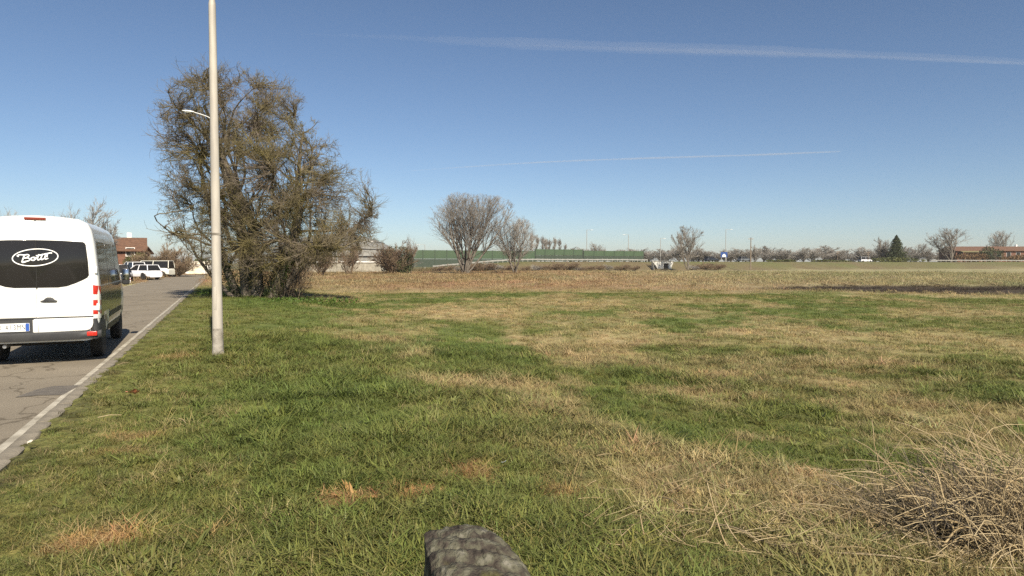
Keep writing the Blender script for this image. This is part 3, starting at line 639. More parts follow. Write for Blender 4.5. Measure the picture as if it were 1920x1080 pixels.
def conifer(u, vt, Y, wpx, label):
    r = np.random.default_rng(91); x, y, zt = at(u, vt, Y); z = hz(x, y); h = zt - z; a = wpx / 2 * Y / FPX; e = empty('conifer_tree', (x, y, z), 0, label, 'tree')
    P = np.array([[(0, 0, h * t) for t in np.linspace(-.02, .98, 6)]]); V, Fq = tubes(P, np.linspace(.22, .03, 6)[None], 6); link('trunk', np_mesh('trunk', V, Fq, M['bark']), e)
    n = 9000; t = r.random(n) ** 1.3; zz = h * (.06 + .92 * t); rad = a * (1 - t) ** .8 * (.75 + .35 * np.sin(zz * 5 + 2 * np.sin(r.uniform(0, 6.28, n))))
    ang = r.uniform(0, 6.28, n); rad *= np.sqrt(r.random(n)) * (.8 + .4 * vnoise(ang * 2, zz * 1.2, 5)); q = np.stack([rad * np.cos(ang), rad * np.sin(ang), zz - .25 * rad], -1)
    V, Fq = leaf_cards(r, q, .38); link('crown', np_mesh('crown', V, Fq, M['conifer'], False), e); return e
conifer(1681, 440, 232, 52, 'dark green conifer beside the pale bare shrub tree')
# broad weeds near the trunk and pole
def weeds(name, u, v, n, rad, size, label, seed):
    r = np.random.default_rng(seed); x, y = gp(u, v, 0); e = empty(name, (x, y, hz(x, y)), 0, label, 'weeds')
    q = np.stack([r.normal(0, rad, n), r.normal(0, rad * .6, n), size * r.uniform(.3, 2.2, n)], -1); V, Fq = leaf_cards(r, q, size, .9); link('leaves', tagk(np_mesh('leaves', V, Fq, M['weed'], False)), e)
    k = n // 3; P = np.stack([q[:k] * np.array((.9, .9, 0)) - np.array((0, 0, .05)), q[:k]], 1); V, Fq = tubes(P, np.full((k, 2), .006), 3); link('stems', np_mesh('stems', V, Fq, M['weed']), e)
def tagk(m): return m
weeds('broadleaf_weeds', 394, 553, 300, .4, .12, 'broad leaved green weeds at the road edge left of the lamp post', 31)
weeds('broadleaf_weeds', 425, 557, 300, .6, .13, 'broad leaved green weeds between lamp post and big tree', 32)
weeds('broadleaf_weeds', 575, 567, 700, 1.2, .11, 'dark green weeds at the right foot of the big tree', 33)

# ------------------------------------------------------------------ white van
def lerp_tab(t, tab): return float(np.interp(t, [a for a, _ in tab], [b for _, b in tab]))
VP_ = [(0, .40), (.78, .40), (.92, .43), (.965, .62), (.99, .88), (.99, 1.2), (.975, 1.5), (.945, 1.85), (.915, 2.1), (.875, 2.3), (.81, 2.42), (.67, 2.49), (.36, 2.525), (0, 2.54)]
VL, VB = 5.24, 1.0
def van_side_x(z): return float(np.interp(z, [p[1] for p in VP_[2:]], [p[0] for p in VP_[2:]]))
van_x, van_y = at(66, 410, 11.2)[:2]
VAN_H = R(25.6)
van = empty('white_van', (van_x, van_y, .0), VAN_H, 'white high roofed passenger van seen from behind on the road', 'van'); van.scale = (.91, 1, 1)
WY = (1.02, 4.27); WR = .335
ys = sorted(set([0, .02, .06, .12, .25] + [round(a + k * .085, 3) for a in WY for k in range(-6, 7)] + [1.8, 2.2, 2.6, 3.0, 3.4, 3.6, 4.95, 5.05, 5.15, 5.22, 5.24]))
rings = []
for y in ys:
    H = lerp_tab(y, [(0, 2.50), (.06, 2.54), (3.35, 2.54), (3.65, 2.46), (3.9, 2.26), (4.2, 1.9), (4.45, 1.58), (4.6, 1.44), (4.95, 1.28), (5.15, 1.1), (5.24, .85)])
    Wd = lerp_tab(y, [(0, .965), (.02, .985), (.06, .996), (.12, 1), (4.2, 1), (4.6, .98), (4.95, .94), (5.15, .86), (5.24, .78)])
    zm = 0
    for a in WY:
        if abs(y - a) < .45: zm = max(zm, WR + math.sqrt(.45 ** 2 - (y - a) ** 2))
    half = []
    for i, (x, z) in enumerate(VP_):
        if z > VB: z = VB + (z - VB) * (H - VB) / (2.54 - VB)
        if 0 < i < 5 and z < zm: z = min(zm, .86)
        if i == 1 and zm: x = .62
        if i == 1: z = max(z, .4) if not zm else z
        half.append((x * Wd, z))
    rings.append([(x, y, z) for x, z in half] + [(-x, y, z) for x, z in half[-2:0:-1]])
b = MB(); b.loft(rings); body = b.build('body', M['van_white'], van, True)
def rrect(x0, x1, z0, z1, r, n=5, rs=None):
    rs = rs or (r, r, r, r); out = []
    for (cx, cz, a0, q) in ((x1 - rs[0], z0 + rs[0], -90, rs[0]), (x1 - rs[1], z1 - rs[1], 0, rs[1]), (x0 + rs[2], z1 - rs[2], 90, rs[2]), (x0 + rs[3], z0 + rs[3], 180, rs[3])):
        for k in range(n + 1): a = R(a0 + 90 * k / n); out.append((cx + q * math.cos(a), cz + q * math.sin(a)))
    return out
def van_poly(name, poly, y0, y1, mat, parent, bevel=.006, smooth=True):
    b = MB(); b.prism(poly, y0, y1); return b.build(name, mat, parent, smooth, bevel)
# rear doors (upper leaf with window, lower panel)
for s in (1, -1):
    edge = [(.008, .82), (.875, .82), (.895, 1.3), (.875, 1.7), (.85, 2.0), (.82, 2.2), (.77, 2.34), (.69, 2.40), (.3, 2.445), (.008, 2.45)]
    dr = van_poly('rear_door', [(s * x, z) for x, z in edge], -.028, .012, M['van_white'], van, .012)
    gl = [(.004, 1.325), (.33, 1.325), (.47, 1.345), (.62, 1.40), (.74, 1.455), (.80, 1.49), (.825, 1.53), (.815, 1.75), (.792, 1.98), (.785, 2.05), (.765, 2.085), (.735, 2.10), (.4, 2.118), (.004, 2.124)]
    van_poly('rear_window', [(s * x, z) for x, z in gl], -.036, -.024, M['glass_dark'], dr, .004)
    hd = [(0.045, 1.10), (.10, 1.085), (.29, 1.085), (.315, 1.10), (.27, 1.118), (.25, 1.145), (.21, 1.16), (.16, 1.16), (.125, 1.142), (.105, 1.118)]
    if s == 1: van_poly('door_handle', hd, -.062, -.025, M['dark_plastic'], dr, .008)
    cr = [(.46, 1.168), (.86, 1.20), (.86, 1.192), (.46, 1.160)]
    van_poly('crease', [(s * x, z) for x, z in cr], -.031, -.02, M['van_white'], dr, .002)
van_poly('lower_panel', [(-.075, .575), (-.06, .565), (.76, .578), (.82, .595), (.858, .64), (.875, .70), (.878, .80), (-.045, .80), (-.07, .775)], -.030, .012, M['van_white'], van, .010)
van_poly('lower_panel', [(-.878, .80), (-.875, .70), (-.858, .64), (-.82, .595), (-.76, .578), (-.70, .566), (-.69, .80)], -.030, .012, M['van_white'], van, .010)
van_poly('panel_seam', [(.006, .58), (.012, .58), (.012, .80), (.006, .80)], -.0315, -.02, M['dark_plastic'], van, 0)
van_poly('plate_recess', [(-.685, .57), (-.08, .57), (-.08, .805), (-.685, .805)], -.016, .012, M['dark_plastic'], van, 0)
van_poly('trim_strip', [(-.88, .803), (.88, .803), (.88, .818), (-.88, .818)], -.026, .012, M['dark_plastic'], van, 0)
pl = van_poly('number_plate', rrect(-.645, -.125, .598, .735, .012), -.030, -.016, M['plate_white'], van, 0)
van_poly('blue_band', rrect(-.185, -.130, .602, .731, .008), -.032, -.028, M['plate_blue'], pl, 0)
def text_mesh(name, txt, size, mat, shear=0, ext=.001, off=0, sx=1):
    cu = bpy.data.curves.new(name, 'FONT'); cu.body = txt; cu.size = size; cu.shear = shear; cu.extrude = ext; cu.offset = off; cu.align_x = 'CENTER'; cu.align_y = 'CENTER'
    o = bpy.data.objects.new(name, cu); C.objects.link(o); dg = bpy.context.evaluated_depsgraph_get(); me = bpy.data.meshes.new_from_object(o.evaluated_get(dg)); bpy.data.objects.remove(o)
    me.transform(Matrix.Rotation(math.pi / 2, 4, 'X') @ Matrix.Diagonal((sx, 1, 1, 1))); me.materials.clear(); me.materials.append(mat); me.name = name; return me
for ch, cx in zip('R413MN', (-.570, -.467, -.408, -.348, -.284, -.217)): o = link('character', text_mesh('character', ch, .125, M['ink'], 0, .001, 0, .66), pl); o.location = (cx, -.0315, .664)
# bumper, step, reflectors
b = MB(); rg = []
for x in np.linspace(-1.0, 1.0, 17):
    e = 1 - (abs(x) / 1.0) ** 6; yb = -.09 * e - .0; cut = .03 * (1 - e)
    rg.append([(x, yb + .16 + .1 * (1 - e), .42 + cut), (x, yb + .015, .43 + cut), (x, yb, .47 + cut), (x, yb + .004, .545), (x, yb + .03, .572), (x, yb + .16 + .1 * (1 - e), .575)])
b.loft(rg); b.build('rear_bumper', M['dark_plastic'], van, True)
for s in (1, -1):
    cor = MB(); rg = []
    for q in np.linspace(0, 1, 9):
        x = s * (.885 + .122 * math.sin(q * math.pi / 2) ** .75); y = -.034 + .62 * q ** 2.2
        rg.append([(x, y, .43), (x + s * .004, y - .004, .52), (x + s * .002, y, .68), (x - s * .004, y, .775 - .1 * max(0, q - .4)), (x - s * .07, y + .04, .775 - .1 * max(0, q - .4)), (x - s * .07, y + .04, .43)])
    cor.loft(rg); cor.build('bumper_corner', M['dark_plastic'], van, True)
    van_poly('reflector', [(s * x, z) for x, z in rrect(.77, .94, .482, .560, .02)], -.075, -.0, M['red_lens'], van, .01)
    # tail lamp: stacked lenses wrapping the corner
    lamp = empty('tail_light', (0, 0, 0)); lamp.parent = van
    for z0, z1, mt, nm in ((1.20, 1.36, 'red_lens', 'red_lens'), (1.10, 1.195, 'clear_lens', 'clear_lens'), (1.005, 1.095, 'red_lens', 'red_lens'), (.925, 1.0, 'clear_lens', 'clear_lens'), (.855, .92, 'red_lens', 'red_lens'), (.78, .85, 'clear_lens', 'clear_lens')):
        b = MB(); rg = []
        for q in np.linspace(0, 1, 6):
            x = s * (.888 + .105 * math.sin(q * math.pi / 2)); y = -.034 + .15 * (1 - math.cos(q * math.pi / 2))
            tp = z1 - (.03 * q if z1 > 1.3 else 0); rg.append([(x, y, z0), (x, y - .004 * (1 - q), (z0 + z1) / 2), (x, y, tp), (x - s * .05, y + .05, tp), (x - s * .05, y + .05, z0)])
        b.loft(rg); b.build(nm, M[mt], lamp, True)
# roof brake lamp, roof seam, hinges
van_poly('high_brake_light', rrect(-.165, .165, 2.462, 2.505, .012), -.035, .03, M['brown_lens'], van, .006)
van_poly('badge_line', [(-.7, 2.275), (-.22, 2.285), (-.22, 2.279), (-.7, 2.269)], -.0295, -.02, M['dark_plastic'], van, 0)
for s in (1, -1):
    for z in (1.62, .98): MB().box((s * (van_side_x(z) - .03), -.012, z), (.05, .05, .12)).build('hinge', M['van_white'], van, True, .01)
# side glass, rub strips
def side_panel(name, s, y0, y1, z0, z1, mat, off=.004, r=.0, parent=None):
    b = MB(); zs = np.linspace(z0, z1, 7); yy = np.linspace(y0, y1, 5); V = []; F = []
    for lay in (off, -.02):
        for z in zs:
            cut = .05 * max(0, (abs(z - (z0 + z1) / 2) / ((z1 - z0) / 2)) - .8) / .2 * r
            for y in np.linspace(y0 + cut, y1 - cut, 5): V.append((s * (van_side_x(z) + lay), y, z))
    n = 7 * 5
    for i in range(6):
        for k in range(4): F.append((i * 5 + k, i * 5 + k + 1, (i + 1) * 5 + k + 1, (i + 1) * 5 + k))
    rim = [k for k in range(5)] + [i * 5 + 4 for i in range(1, 7)] + [30 + k for k in range(3, -1, -1)] + [i * 5 for i in range(5, 0, -1)]
    for a, c in zip(rim, rim[1:] + rim[:1]): F.append((a, c, c + n, a + n))
    b.add(V, F); return b.build(name, mat, parent or van, True)
for s in (1, -1):
    for y0, y1 in ((.20, 1.42), (1.46, 2.72), (2.80, 3.62)): side_panel('side_window', s, y0, y1, 1.36, 2.12, M['glass_dark'], .005, 1)
    for y0, y1, z0 in ((.17, .56, .60), (1.48, 3.74, .60), (.17, 3.74, .86)): side_panel('lower_side_shade', s, y0, y1, z0, .858 if z0 < .7 else 1.33, M['van_side_shade'], .004)  # dark sheets over the white lower side, painted as its shade
    for y0, y1 in ((.16, .55), (1.5, 3.78)): side_panel('rub_strip', s, y0, y1, .70, .80, M['dark_plastic'], .012)
    for y0, y1 in ((1.49, 3.8),): side_panel('sill', s, y0, y1, .435, .56, M['dark_plastic'], .006)
    for y in (1.44, 2.76, 3.70): side_panel('door_gap', s, y - .005, y + .005, .58, 2.2, M['black'], .0025)
    mr = empty('door_mirror', (s * 1.10, 3.80, 1.44)); mr.parent = van
    MB().box((0, 0, 0), (.17, .13, .38)).build('housing', M['dark_plastic'], mr, True, .045)
    MB().box((0, -.066, .04), (.13, .012, .24)).build('mirror_glass', pmat('mirror', (.6, .6, .6), rough=.05, metal=1), mr, True, .004)
    MB().box((-s * .14, .02, -.12), (.16, .07, .06)).build('arm', M['dark_plastic'], mr, True, .015)
    for y in WY:
        wl = empty('wheel', (s * .82, y, WR)); wl.parent = van
        prof = [(.20, -.10), (.30, -.11), (.325, -.095), (WR, -.06), (WR, .06), (.325, .095), (.30, .11), (.20, .10)]
        MB().lathe(prof, 28, 'x').build('tyre', M['rubber'], wl, True)
        MB().lathe([(.20, s * .06), (.205, s * .10), (.17, s * .085), (.10, s * .05), (.09, s * .09), (.02, s * .095)], 20, 'x').build('rim', M['steel'], wl, True)
MB().box((0, 2.5, .47), (1.5, 4.5, .16)).build('underbody', M['black'], van)
for y in (.45, 1.02, 4.27): MB().box((0, y, .36), (1.3, .09, .09)).build('axle', M['black'], van)
b = MB(); b.lathe([(.03, 0), (.035, .01), (.035, .7), (.03, .71)], 12, 'y', (-.52, .02, .35)); b.build('exhaust_pipe', M['steel'], van, True)
# windscreen (front, not seen from here) and lamps
b = MB(); b.add([(-.80, 3.72, 2.38), (.80, 3.72, 2.38), (.86, 4.48, 1.60), (-.86, 4.48, 1.60), (-.80, 3.70, 2.30), (.80, 3.70, 2.30), (.86, 4.40, 1.52), (-.86, 4.40, 1.52)], [(0, 1, 2, 3), (4, 7, 6, 5), (0, 4, 5, 1), (1, 5, 6, 2), (2, 6, 7, 3), (3, 7, 4, 0)])
for v in range(len(b.v)): x, y, z = b.v[v]; b.v[v] = (x, y + .03, z + .03)
b.build('windscreen', M['glass_dark'], van)
for s in (1, -1): MB().box((s * .66, 5.13, .88), (.32, .16, .22)).build('headlight', M['clear_lens'], van, True, .04)
van_poly('window_seal', [(-.009, 1.325), (.009, 1.325), (.009, 2.122), (-.009, 2.122)], -.0345, -.01, M['black'], van, 0)
# shop emblem on the rear window: tilted oval and hand-written name
em = empty('window_emblem', (-.005, -.040, 1.832), 0); em.parent = van; em.scale = (1.08, 1, 1); em.rotation_euler = (0, -R(4.5), 0)
a = np.linspace(0, 2 * np.pi, 49); ov = np.stack([.322 * np.cos(a), 0 * a, .140 * np.sin(a)], -1)
V, Fq = tubes(ov[None], np.full((1, 49), .0095), 6); link('oval_ring', np_mesh('oval_ring', V * np.array((1, .3, 1)), Fq, M['sticker']), em)
ST = [  # strokes of the word, left to right, in cm
 [(-22, 3.5), (-23.5, 5.2), (-20, 6.6), (-14, 5.6), (-10, 6.0), (-8.3, 4.2), (-10.5, 1.6), (-15, .4), (-10, .2), (-7.6, -2.2), (-9.5, -4.6), (-14, -5.4), (-18.5, -6.6)],
 [(-14.5, 5.2), (-15.8, 1), (-18.2, -6.4), (-13, -6.0)],
 [(-3.2, .6), (-5.8, -.6), (-5.6, -3.6), (-2.8, -4.4), (-.4, -2.4), (-.8, .2), (-3.2, .6), (-.2, -1.0), (2.2, .4)],
 [(5.4, 5.2), (3.2, .2), (2.4, -3.4), (4.0, -4.4), (6.4, -2.6)],
 [(10.2, 5.6), (8.2, .8), (7.0, -3.2), (8.8, -4.2), (11.2, -2.2)],
 [(14.8, 6.4), (13.4, 1.6), (12.2, -2.4), (13.6, -3.8), (17.0, -2.6)],
 [(1.0, 3.0), (6, 3.4), (12, 4.6), (20.5, 6.2), (22.8, 5.4)], [(16.8, 5.6), (16.0, 3.0), (15.2, -.5)]]
for st in ST:
    p = catmull(st, 6) / 100; p3 = np.stack([p[:, 0] * 1.06, 0 * p[:, 0], p[:, 1] * .98 - .003], -1)
    V, Fq = tubes(p3[None], np.full((1, len(p3)), .0115), 6); link('letter_stroke', np_mesh('letter_stroke', V * np.array((1, .3, 1)), Fq, M['sticker']), em)

# ------------------------------------------------------------------ parked vehicles at the far left
def car(u, vb, rz, paint, label, L=4.1, W=1.74, H=1.5, kind='hatch', name='parked_car', z=None):
    x, y = gp(u, vb, 0.0); zg = hz(x, y) if z is None else z; e = empty(name, (x, y, zg), rz, label, 'van' if kind == 'van' else 'car'); w = W / 2
    zs = .92 if kind != 'van' else 1.05
    prof = [(0, .24), (.76 * w, .24), (.95 * w, .32), (w, .55), (w, zs - .18), (.95 * w, zs - .04), (.80 * w, zs), (0, zs + .02)]; rg = []
    wy = (.78, L - .82); wr = .31
    for yy in sorted(set(list(np.linspace(0, L, 17)) + [a + k * .09 for a in wy for k in range(-4, 5)] + [.06, L - .06])):
        hf = lerp_tab(yy, [(0, .72), (.10, .95), (.5, 1), (L - 1.3, 1), (L - .5, .86), (L - .06, .74), (L, .60)]); wf = lerp_tab(yy, [(0, .86), (.15, .97), (.5, 1), (L - .6, 1), (L - .1, .92), (L, .80)])
        zm = max([0] + [wr + math.sqrt(.38 ** 2 - (yy - a) ** 2) for a in wy if abs(yy - a) < .38]); half = []
        for i, (px, pz) in enumerate(prof):
            pz = .24 + (pz - .24) * (hf if i > 2 else 1)
            if 0 < i < 5: pz = min(max(pz, zm), zs * hf - .05)
            half.append((px * wf * (.7 if i == 1 and zm else 1), pz))
        rg.append([(a, yy - L / 2, c) for a, c in half] + [(-a, yy - L / 2, c) for a, c in half[-2:0:-1]])
    MB().loft(rg).build('body', paint, e, True)
    y0, y1, y2, y3 = (.18, .42, L - 1.95, L - 1.05) if kind != 'van' else (.05, .10, L - 1.35, L - .85)
    g = [(-.88 * w, y0, zs - .03), (.88 * w, y0, zs - .03), (.88 * w, y3, zs - .03), (-.88 * w, y3, zs - .03), (-.70 * w, y1, H - .05), (.70 * w, y1, H - .05), (.68 * w, y2, H - .05), (-.68 * w, y2, H - .05)]
    g = [(a, c - L / 2, d) for a, c, d in g]; MB().add(g, [(3, 2, 1, 0), (4, 5, 6, 7), (0, 1, 5, 4), (1, 2, 6, 5), (2, 3, 7, 6), (3, 0, 4, 7)]).build('windows', M['glass_dark'], e)
    MB().box((0, (y1 + y2) / 2 - L / 2, H - .02), (1.44 * w, y2 - y1 + .1, .06)).build('roof', paint, e, True, .025)
    for s in (1, -1):
        for (ya, yb) in ((y0, y1), (y3, y2), ((y0 + y3) / 2, (y0 + y3) / 2 - .05)):
            P = np.array([[(s * .885 * w, ya - L / 2, zs - .02), (s * .70 * w, yb - L / 2, H - .03)]]); V, Fq = tubes(P, np.full((1, 2), .045), 5); link('pillar', np_mesh('pillar', V, Fq, paint), e)
        MB().box((s * .72 * w, .05 - L / 2, .70), (.22, .06, .18)).build('tail_light', M['red_lens'], e, True, .02)
        MB().box((s * .68 * w, L - .10 - L / 2, .58), (.28, .08, .13)).build('headlight', M['clear_lens'], e, True, .02)
        for a in wy:
            wl = empty('wheel', (s * (w - .10), a - L / 2, wr)); wl.parent = e
            MB().lathe([(.19, -.09), (.28, -.09), (wr, -.06), (wr, .06), (.28, .09), (.19, .09)], 18, 'x').build('tyre', M['rubber'], wl, True)
            MB().lathe([(.19, s * .06), (.18, s * .085), (.05, s * .07), (.02, s * .08)], 14, 'x').build('rim', M['steel'], wl, True)
    return e
PW = pmat('car_white', (.78, .78, .80), rough=.3, coat=.5); PD = pmat('car_dark_blue', (.02, .025, .035), rough=.3, coat=.5); PG = pmat('car_grey', (.12, .13, .14), rough=.3, coat=.5); PC = pmat('car_cream', (.72, .70, .60), rough=.4, coat=.3)
car(266, 525, ANG + .75, PW, 'white hatchback parked on the left verge, nearest of the white cars', 4.0, 1.7, 1.46)
car(248, 520, ANG + .5, PW, 'white car with a taller cab parked behind the nearest white hatchback', 4.3, 1.76, 1.75)
car(286, 519.5, ANG + 1.2, PC, 'cream van parked side on beyond the white hatchback', 4.6, 1.85, 1.9, 'van', 'parked_van')
car(305, 518, ANG + .2, PD, 'dark blue car parked beyond the cream van', 4.1, 1.75, 1.48)
car(321, 516, ANG + .1, PG, 'grey car parked last in the row on the left verge', 4.1, 1.75, 1.48)
car(226, 529, ANG + .05, PD, 'black car half hidden by the front of the white van', 4.2, 1.76, 1.5)
x, y = gp(244, 532, 0); bo = empty('marker_post', (x, y, hz(x, y)), 0, 'short white marker post on the left verge beside the van', 'post')
MB().lathe([(.05, -.1), (.05, .38), (.03, .45)], 10).build('post', PW, bo, True); MB().lathe([(.052, .26), (.052, .34)], 10).build('reflector', M['red_lens'], bo, True)

# ------------------------------------------------------------------ lamp posts
def lamp_post(x, y, Hp, label, base=True):
    e = empty('lamp_post', (x, y, hz(x, y)), 0, label, 'lamp post')
    MB().lathe([(.090, -.3), (.090, .9), (.085, 1.2), (.074, 3.5), (.062, 6.30), (.062, 6.34), (.052, 6.40), (.046, Hp - .1), (.03, Hp)], 20).build('pole', M['pole'], e, True)
    MB().lathe([(.108, -.3), (.105, .06), (.096, .12), (.0945, .46), (.092, .5)], 20).build('base_sleeve', M['pole_base'], e, True)
    dx, dy = -CA, -SA
    dr_ = MB().box((.0, -.082, 1.05), (.055, .02, .42)).build('access_door', M['pole'], e, True, .006)
    MB().lathe([(.0865, 2.2), (.0865, 2.24)], 20).build('strap', M['pole_base'], e, True)
    P = catmull([(0, 0, Hp - .25), (dx * .15, dy * .15, Hp - .10), (dx * .45, dy * .45, Hp), (dx * .72, dy * .72, Hp + .06)], 4)
    V, Fq = tubes(P[None], np.full((1, len(P)), .020), 8); link('arm', np_mesh('arm', V, Fq, M['lamp_grey']), e)
    h = MB(); rg = []
    for q, (a, c, t) in enumerate([(.66, .025, .02), (.71, .06, .05), (.85, .09, .07), (1.0, .09, .06), (1.1, .055, .035), (1.13, .02, .015)]):
        ring = []
        for k in range(10): an = 2 * math.pi * k / 10; o_ = c * math.cos(an); ring.append((dx * a - dy * o_, dy * a + dx * o_, Hp + .05 + .05 * (a - .7) + t * math.sin(an) * (1 if math.sin(an) > 0 else .35)))
        rg.append(ring)
    hd = h.loft(rg).build('lamp_head', M['lamp_grey'], e, True)
    MB().box((dx * .92, dy * .92, Hp + .040), (.12, .22, .03), ANG + math.pi / 2).build('lens', M['clear_lens'], hd, True, .01)
    return e
px, py = gp(409, 671, .0); lamp_post(px, py, 8.0, 'tall pale lamp post standing in the grass verge in front of the tree')
q = at(404, 520, 27.5); lamp_post(q[0], q[1], 7.72, 'second lamp post hidden behind the first, only its lamp arm showing')

# ------------------------------------------------------------------ domed hall, low outbuilding, houses
M['dome'] = pmat('grey_membrane', (.17, .165, .15), (.225, .215, .19), scale=1.2, rough=.7, bump=.1)
M['concrete'] = pmat('pale_concrete_wall', (.27, .245, .195), (.36, .33, .265), scale=1.5, rough=.9, bump=.3)
M['cream_wall'] = pmat('cream_render', (.70, .62, .47), (.78, .71, .56), scale=1.5, rough=.9)
M['tile'] = pmat('roof_tile_terracotta', (.10, .052, .032), (.16, .085, .05), scale=3, rough=.9, bump=.5, bscale=12)
M['brick'] = pmat('red_brick', (.12, .055, .036), (.18, .09, .055), scale=2.5, rough=.9, bump=.3)
M['olive_roof'] = pmat('olive_roof', (.13, .11, .05), (.2, .17, .08), scale=3, rough=.9)
M['white_render'] = pmat('white_render', (.72, .70, .64), (.80, .78, .73), scale=2, rough=.9)
M['shutter'] = pmat('dark_shutter', (.05, .055, .04), (.08, .08, .06), scale=6, rough=.7)
M['wood'] = pmat('grey_wood', (.16, .12, .085), (.24, .19, .14), scale=4, rough=.95, bump=.5, stretch=(4, 4, .5))
M['portal'] = pmat('weathered_pale_concrete', (.52, .505, .455), (.64, .62, .56), scale=1.5, rough=.9)
M['white_metal'] = pmat('pale_galvanised', (.28, .27, .25), (.36, .35, .32), scale=2, rough=.5)
M['green_panel'] = pmat('green_barrier_panel', (.045, .075, .040), (.055, .088, .046), scale=.6, rough=.6)
M['green_post'] = pmat('green_barrier_post', (.040, .055, .038), rough=.6)
M['blue_sign'] = pmat('blue_sign', (.02, .06, .22), rough=.4)
def dome_hall():
    Yd = 130.0; xr = at(722, 500, Yd)[0]; xl = at(470, 500, Yd)[0]; xc = (xl + xr) / 2; hw = (xr - xl) / 2; dep = 16.0
    e = empty('domed_hall', (xc, Yd + dep, hz(xc, Yd)), 0, 'large grey domed hall with stepped roof bands behind the big tree', 'building'); z0 = 2.3
    steps = [(0, 1.0, z0), (1.25, .975, z0 + 1.1), (2.6, .86, z0 + 2.6), (3.0, .84, z0 + 2.75), (4.4, .66, z0 + 4.15), (4.6, .64, z0 + 4.3), (5.6, .40, z0 + 5.25), (6.0, .12, z0 + 5.7)]
    bands = [(1.0, z0, .985, z0 + .95), (.975, z0 + 1.0, .90, z0 + 2.35), (.885, z0 + 2.45, .70, z0 + 4.0), (.68, z0 + 4.1, .42, z0 + 5.3), (.40, z0 + 5.4, .10, z0 + 6.0)]
    def ring(k, z, n=40): return [(hw * k * math.copysign(abs(math.cos(a)) ** .6, math.cos(a)), dep * k * math.copysign(abs(math.sin(a)) ** .6, math.sin(a)), z) for a in [2 * math.pi * i / n for i in range(n)]]
    for k0, za, k1, zb in bands:
        m_ = [(k0 + (k1 - k0) * t ** 1.35, za + (zb - za) * t) for t in (0, .25, .5, .75, 1)]
        MB().loft([ring(k, z) for k, z in m_]).build('roof_band', M['dome'], e, True)
    for (k, z) in ((.905, z0 + 2.4), (.70, z0 + 4.05), (.42, z0 + 5.35), (1.0, z0 + .975)):
        MB().loft([ring(k + .004, z - .07), ring(k + .008, z), ring(k + .004, z + .06)]).build('seam', M['dark_plastic'], e, True)
    wl = MB().loft([ring(1.0, -.3), ring(1.0, z0 - .25)]).build('wall', M['concrete'], e, True)
    MB().loft([ring(1.012, z0 - .25), ring(1.012, z0 - .02)]).build('cornice', M['white_render'], wl, True)
    vent = MB().box((0, 0, 0), (.55, .1, .12)).mesh('vent', M['white_render'])
    for i in range(9): o = link('vent', vent, e); t = -.15 + i * .085; o.location = (hw * t * 1.35, -dep * .70 * (1 - abs(t * 1.35) ** 3) ** .3 - .25, z0 + 4.02)
    for i in range(14): a = -hw + .6 + i * (2 * hw - 1.2) / 13; MB().box((a, -dep * max(.05, 1 - abs(a / hw) ** 3.3) ** .3 - .05, .75), (.16, .14, 2.0)).build('pilaster', M['concrete'], e)
dome_hall()
def gable_house(name, x, y, z, rz, Wd, Dp, Hw, Hr, wall, roof, label, wins, eave=.5, cat='house', chim=True, ridge_x=True):
    e = empty(name, (x, y, z), rz, label, cat)
    MB().box((0, 0, Hw / 2 - .2), (Wd, Dp, Hw + .4)).build('wall', wall, e)
    k = MB(); k.prismx([(-Dp / 2, Hw + .002), (Dp / 2, Hw + .002), (0, Hw + Hr * .96)], -Wd / 2 + .003, Wd / 2 - .003); k.build('gable', wall, e)
    rf = None
    for s in (-1, 1):
        dy, dz = Dp / 2 + eave, Hr * (Dp / 2 + eave) / (Dp / 2); b = MB()
        b.prismx([(0, Hw + Hr), (0, Hw + Hr + .16), (s * dy, Hw + Hr - dz + .16), (s * dy, Hw + Hr - dz)], -Wd / 2 - eave, Wd / 2 + eave); o = b.build('roof', roof, e); rf = rf or o
    if chim: 
        MB().box((Wd * .22, Dp * .12, Hw + Hr + .25), (.6, .6, 1.3)).build('chimney', M['white_render'], rf)
    for (wx, wz, ww, wh) in wins:
        f = MB().box((wx, -Dp / 2 - .02, wz), (ww + .16, .06, wh + .16)).build('window', M['white_render'], e)
        MB().box((wx, -Dp / 2 - .045, wz), (ww, .04, wh)).build('pane', M['glass_dark'], f)
        MB().box((wx, -Dp / 2 - .10, wz - wh / 2 - .1), (ww + .3, .16, .06)).build('sill', M['concrete'], f)
    return e
x, y, _ = at(222, 480, 98); gable_house('brick_house', x, y, hz(x, y), .5, 6.5, 7.5, 3.5, 1.7, M['brick'], M['tile'], 'red brick house showing above the parked cars beside the van', [(-1.8, 1.2, 1, 1.2), (1.6, 1.2, 1, 1.2), (-1.8, 3.2, 1, 1.1), (1.6, 3.2, 1, 1.1)])
x, y, _ = at(249, 480, 106); gable_house('brick_house', x, y, hz(x, y), .2, 3.6, 4.5, 3.2, .9, M['brick'], M['tile'], 'smaller brick house with a white chimney right of the taller one', [(-.8, 2.2, .8, 1.0), (.9, 2.2, .8, 1.0)])
x, y, _ = at(369, 505, 106); zb = hz(x, y)
ob = gable_house('white_outbuilding', x, y + 1.6, zb, .0, 3.6, 3.2, 1.5, .32, M['white_render'], M['cream_wall'], 'low white outbuilding at the far end of the road', [], .12, 'outbuilding', False)
MB().box((-.1, -1.63, .62), (2.4, .05, 1.2)).build('door', M['cream_wall'], ob)
x2, y2, _ = at(398, 514, 104); lw = MB().box((0, 0, .12), (1.6, .3, .4)).build('low_wall', M['white_render'], None, loc=(x2, y2, hz(x2, y2))); tag(lw, 'low white wall right of the white outbuilding', 'wall')
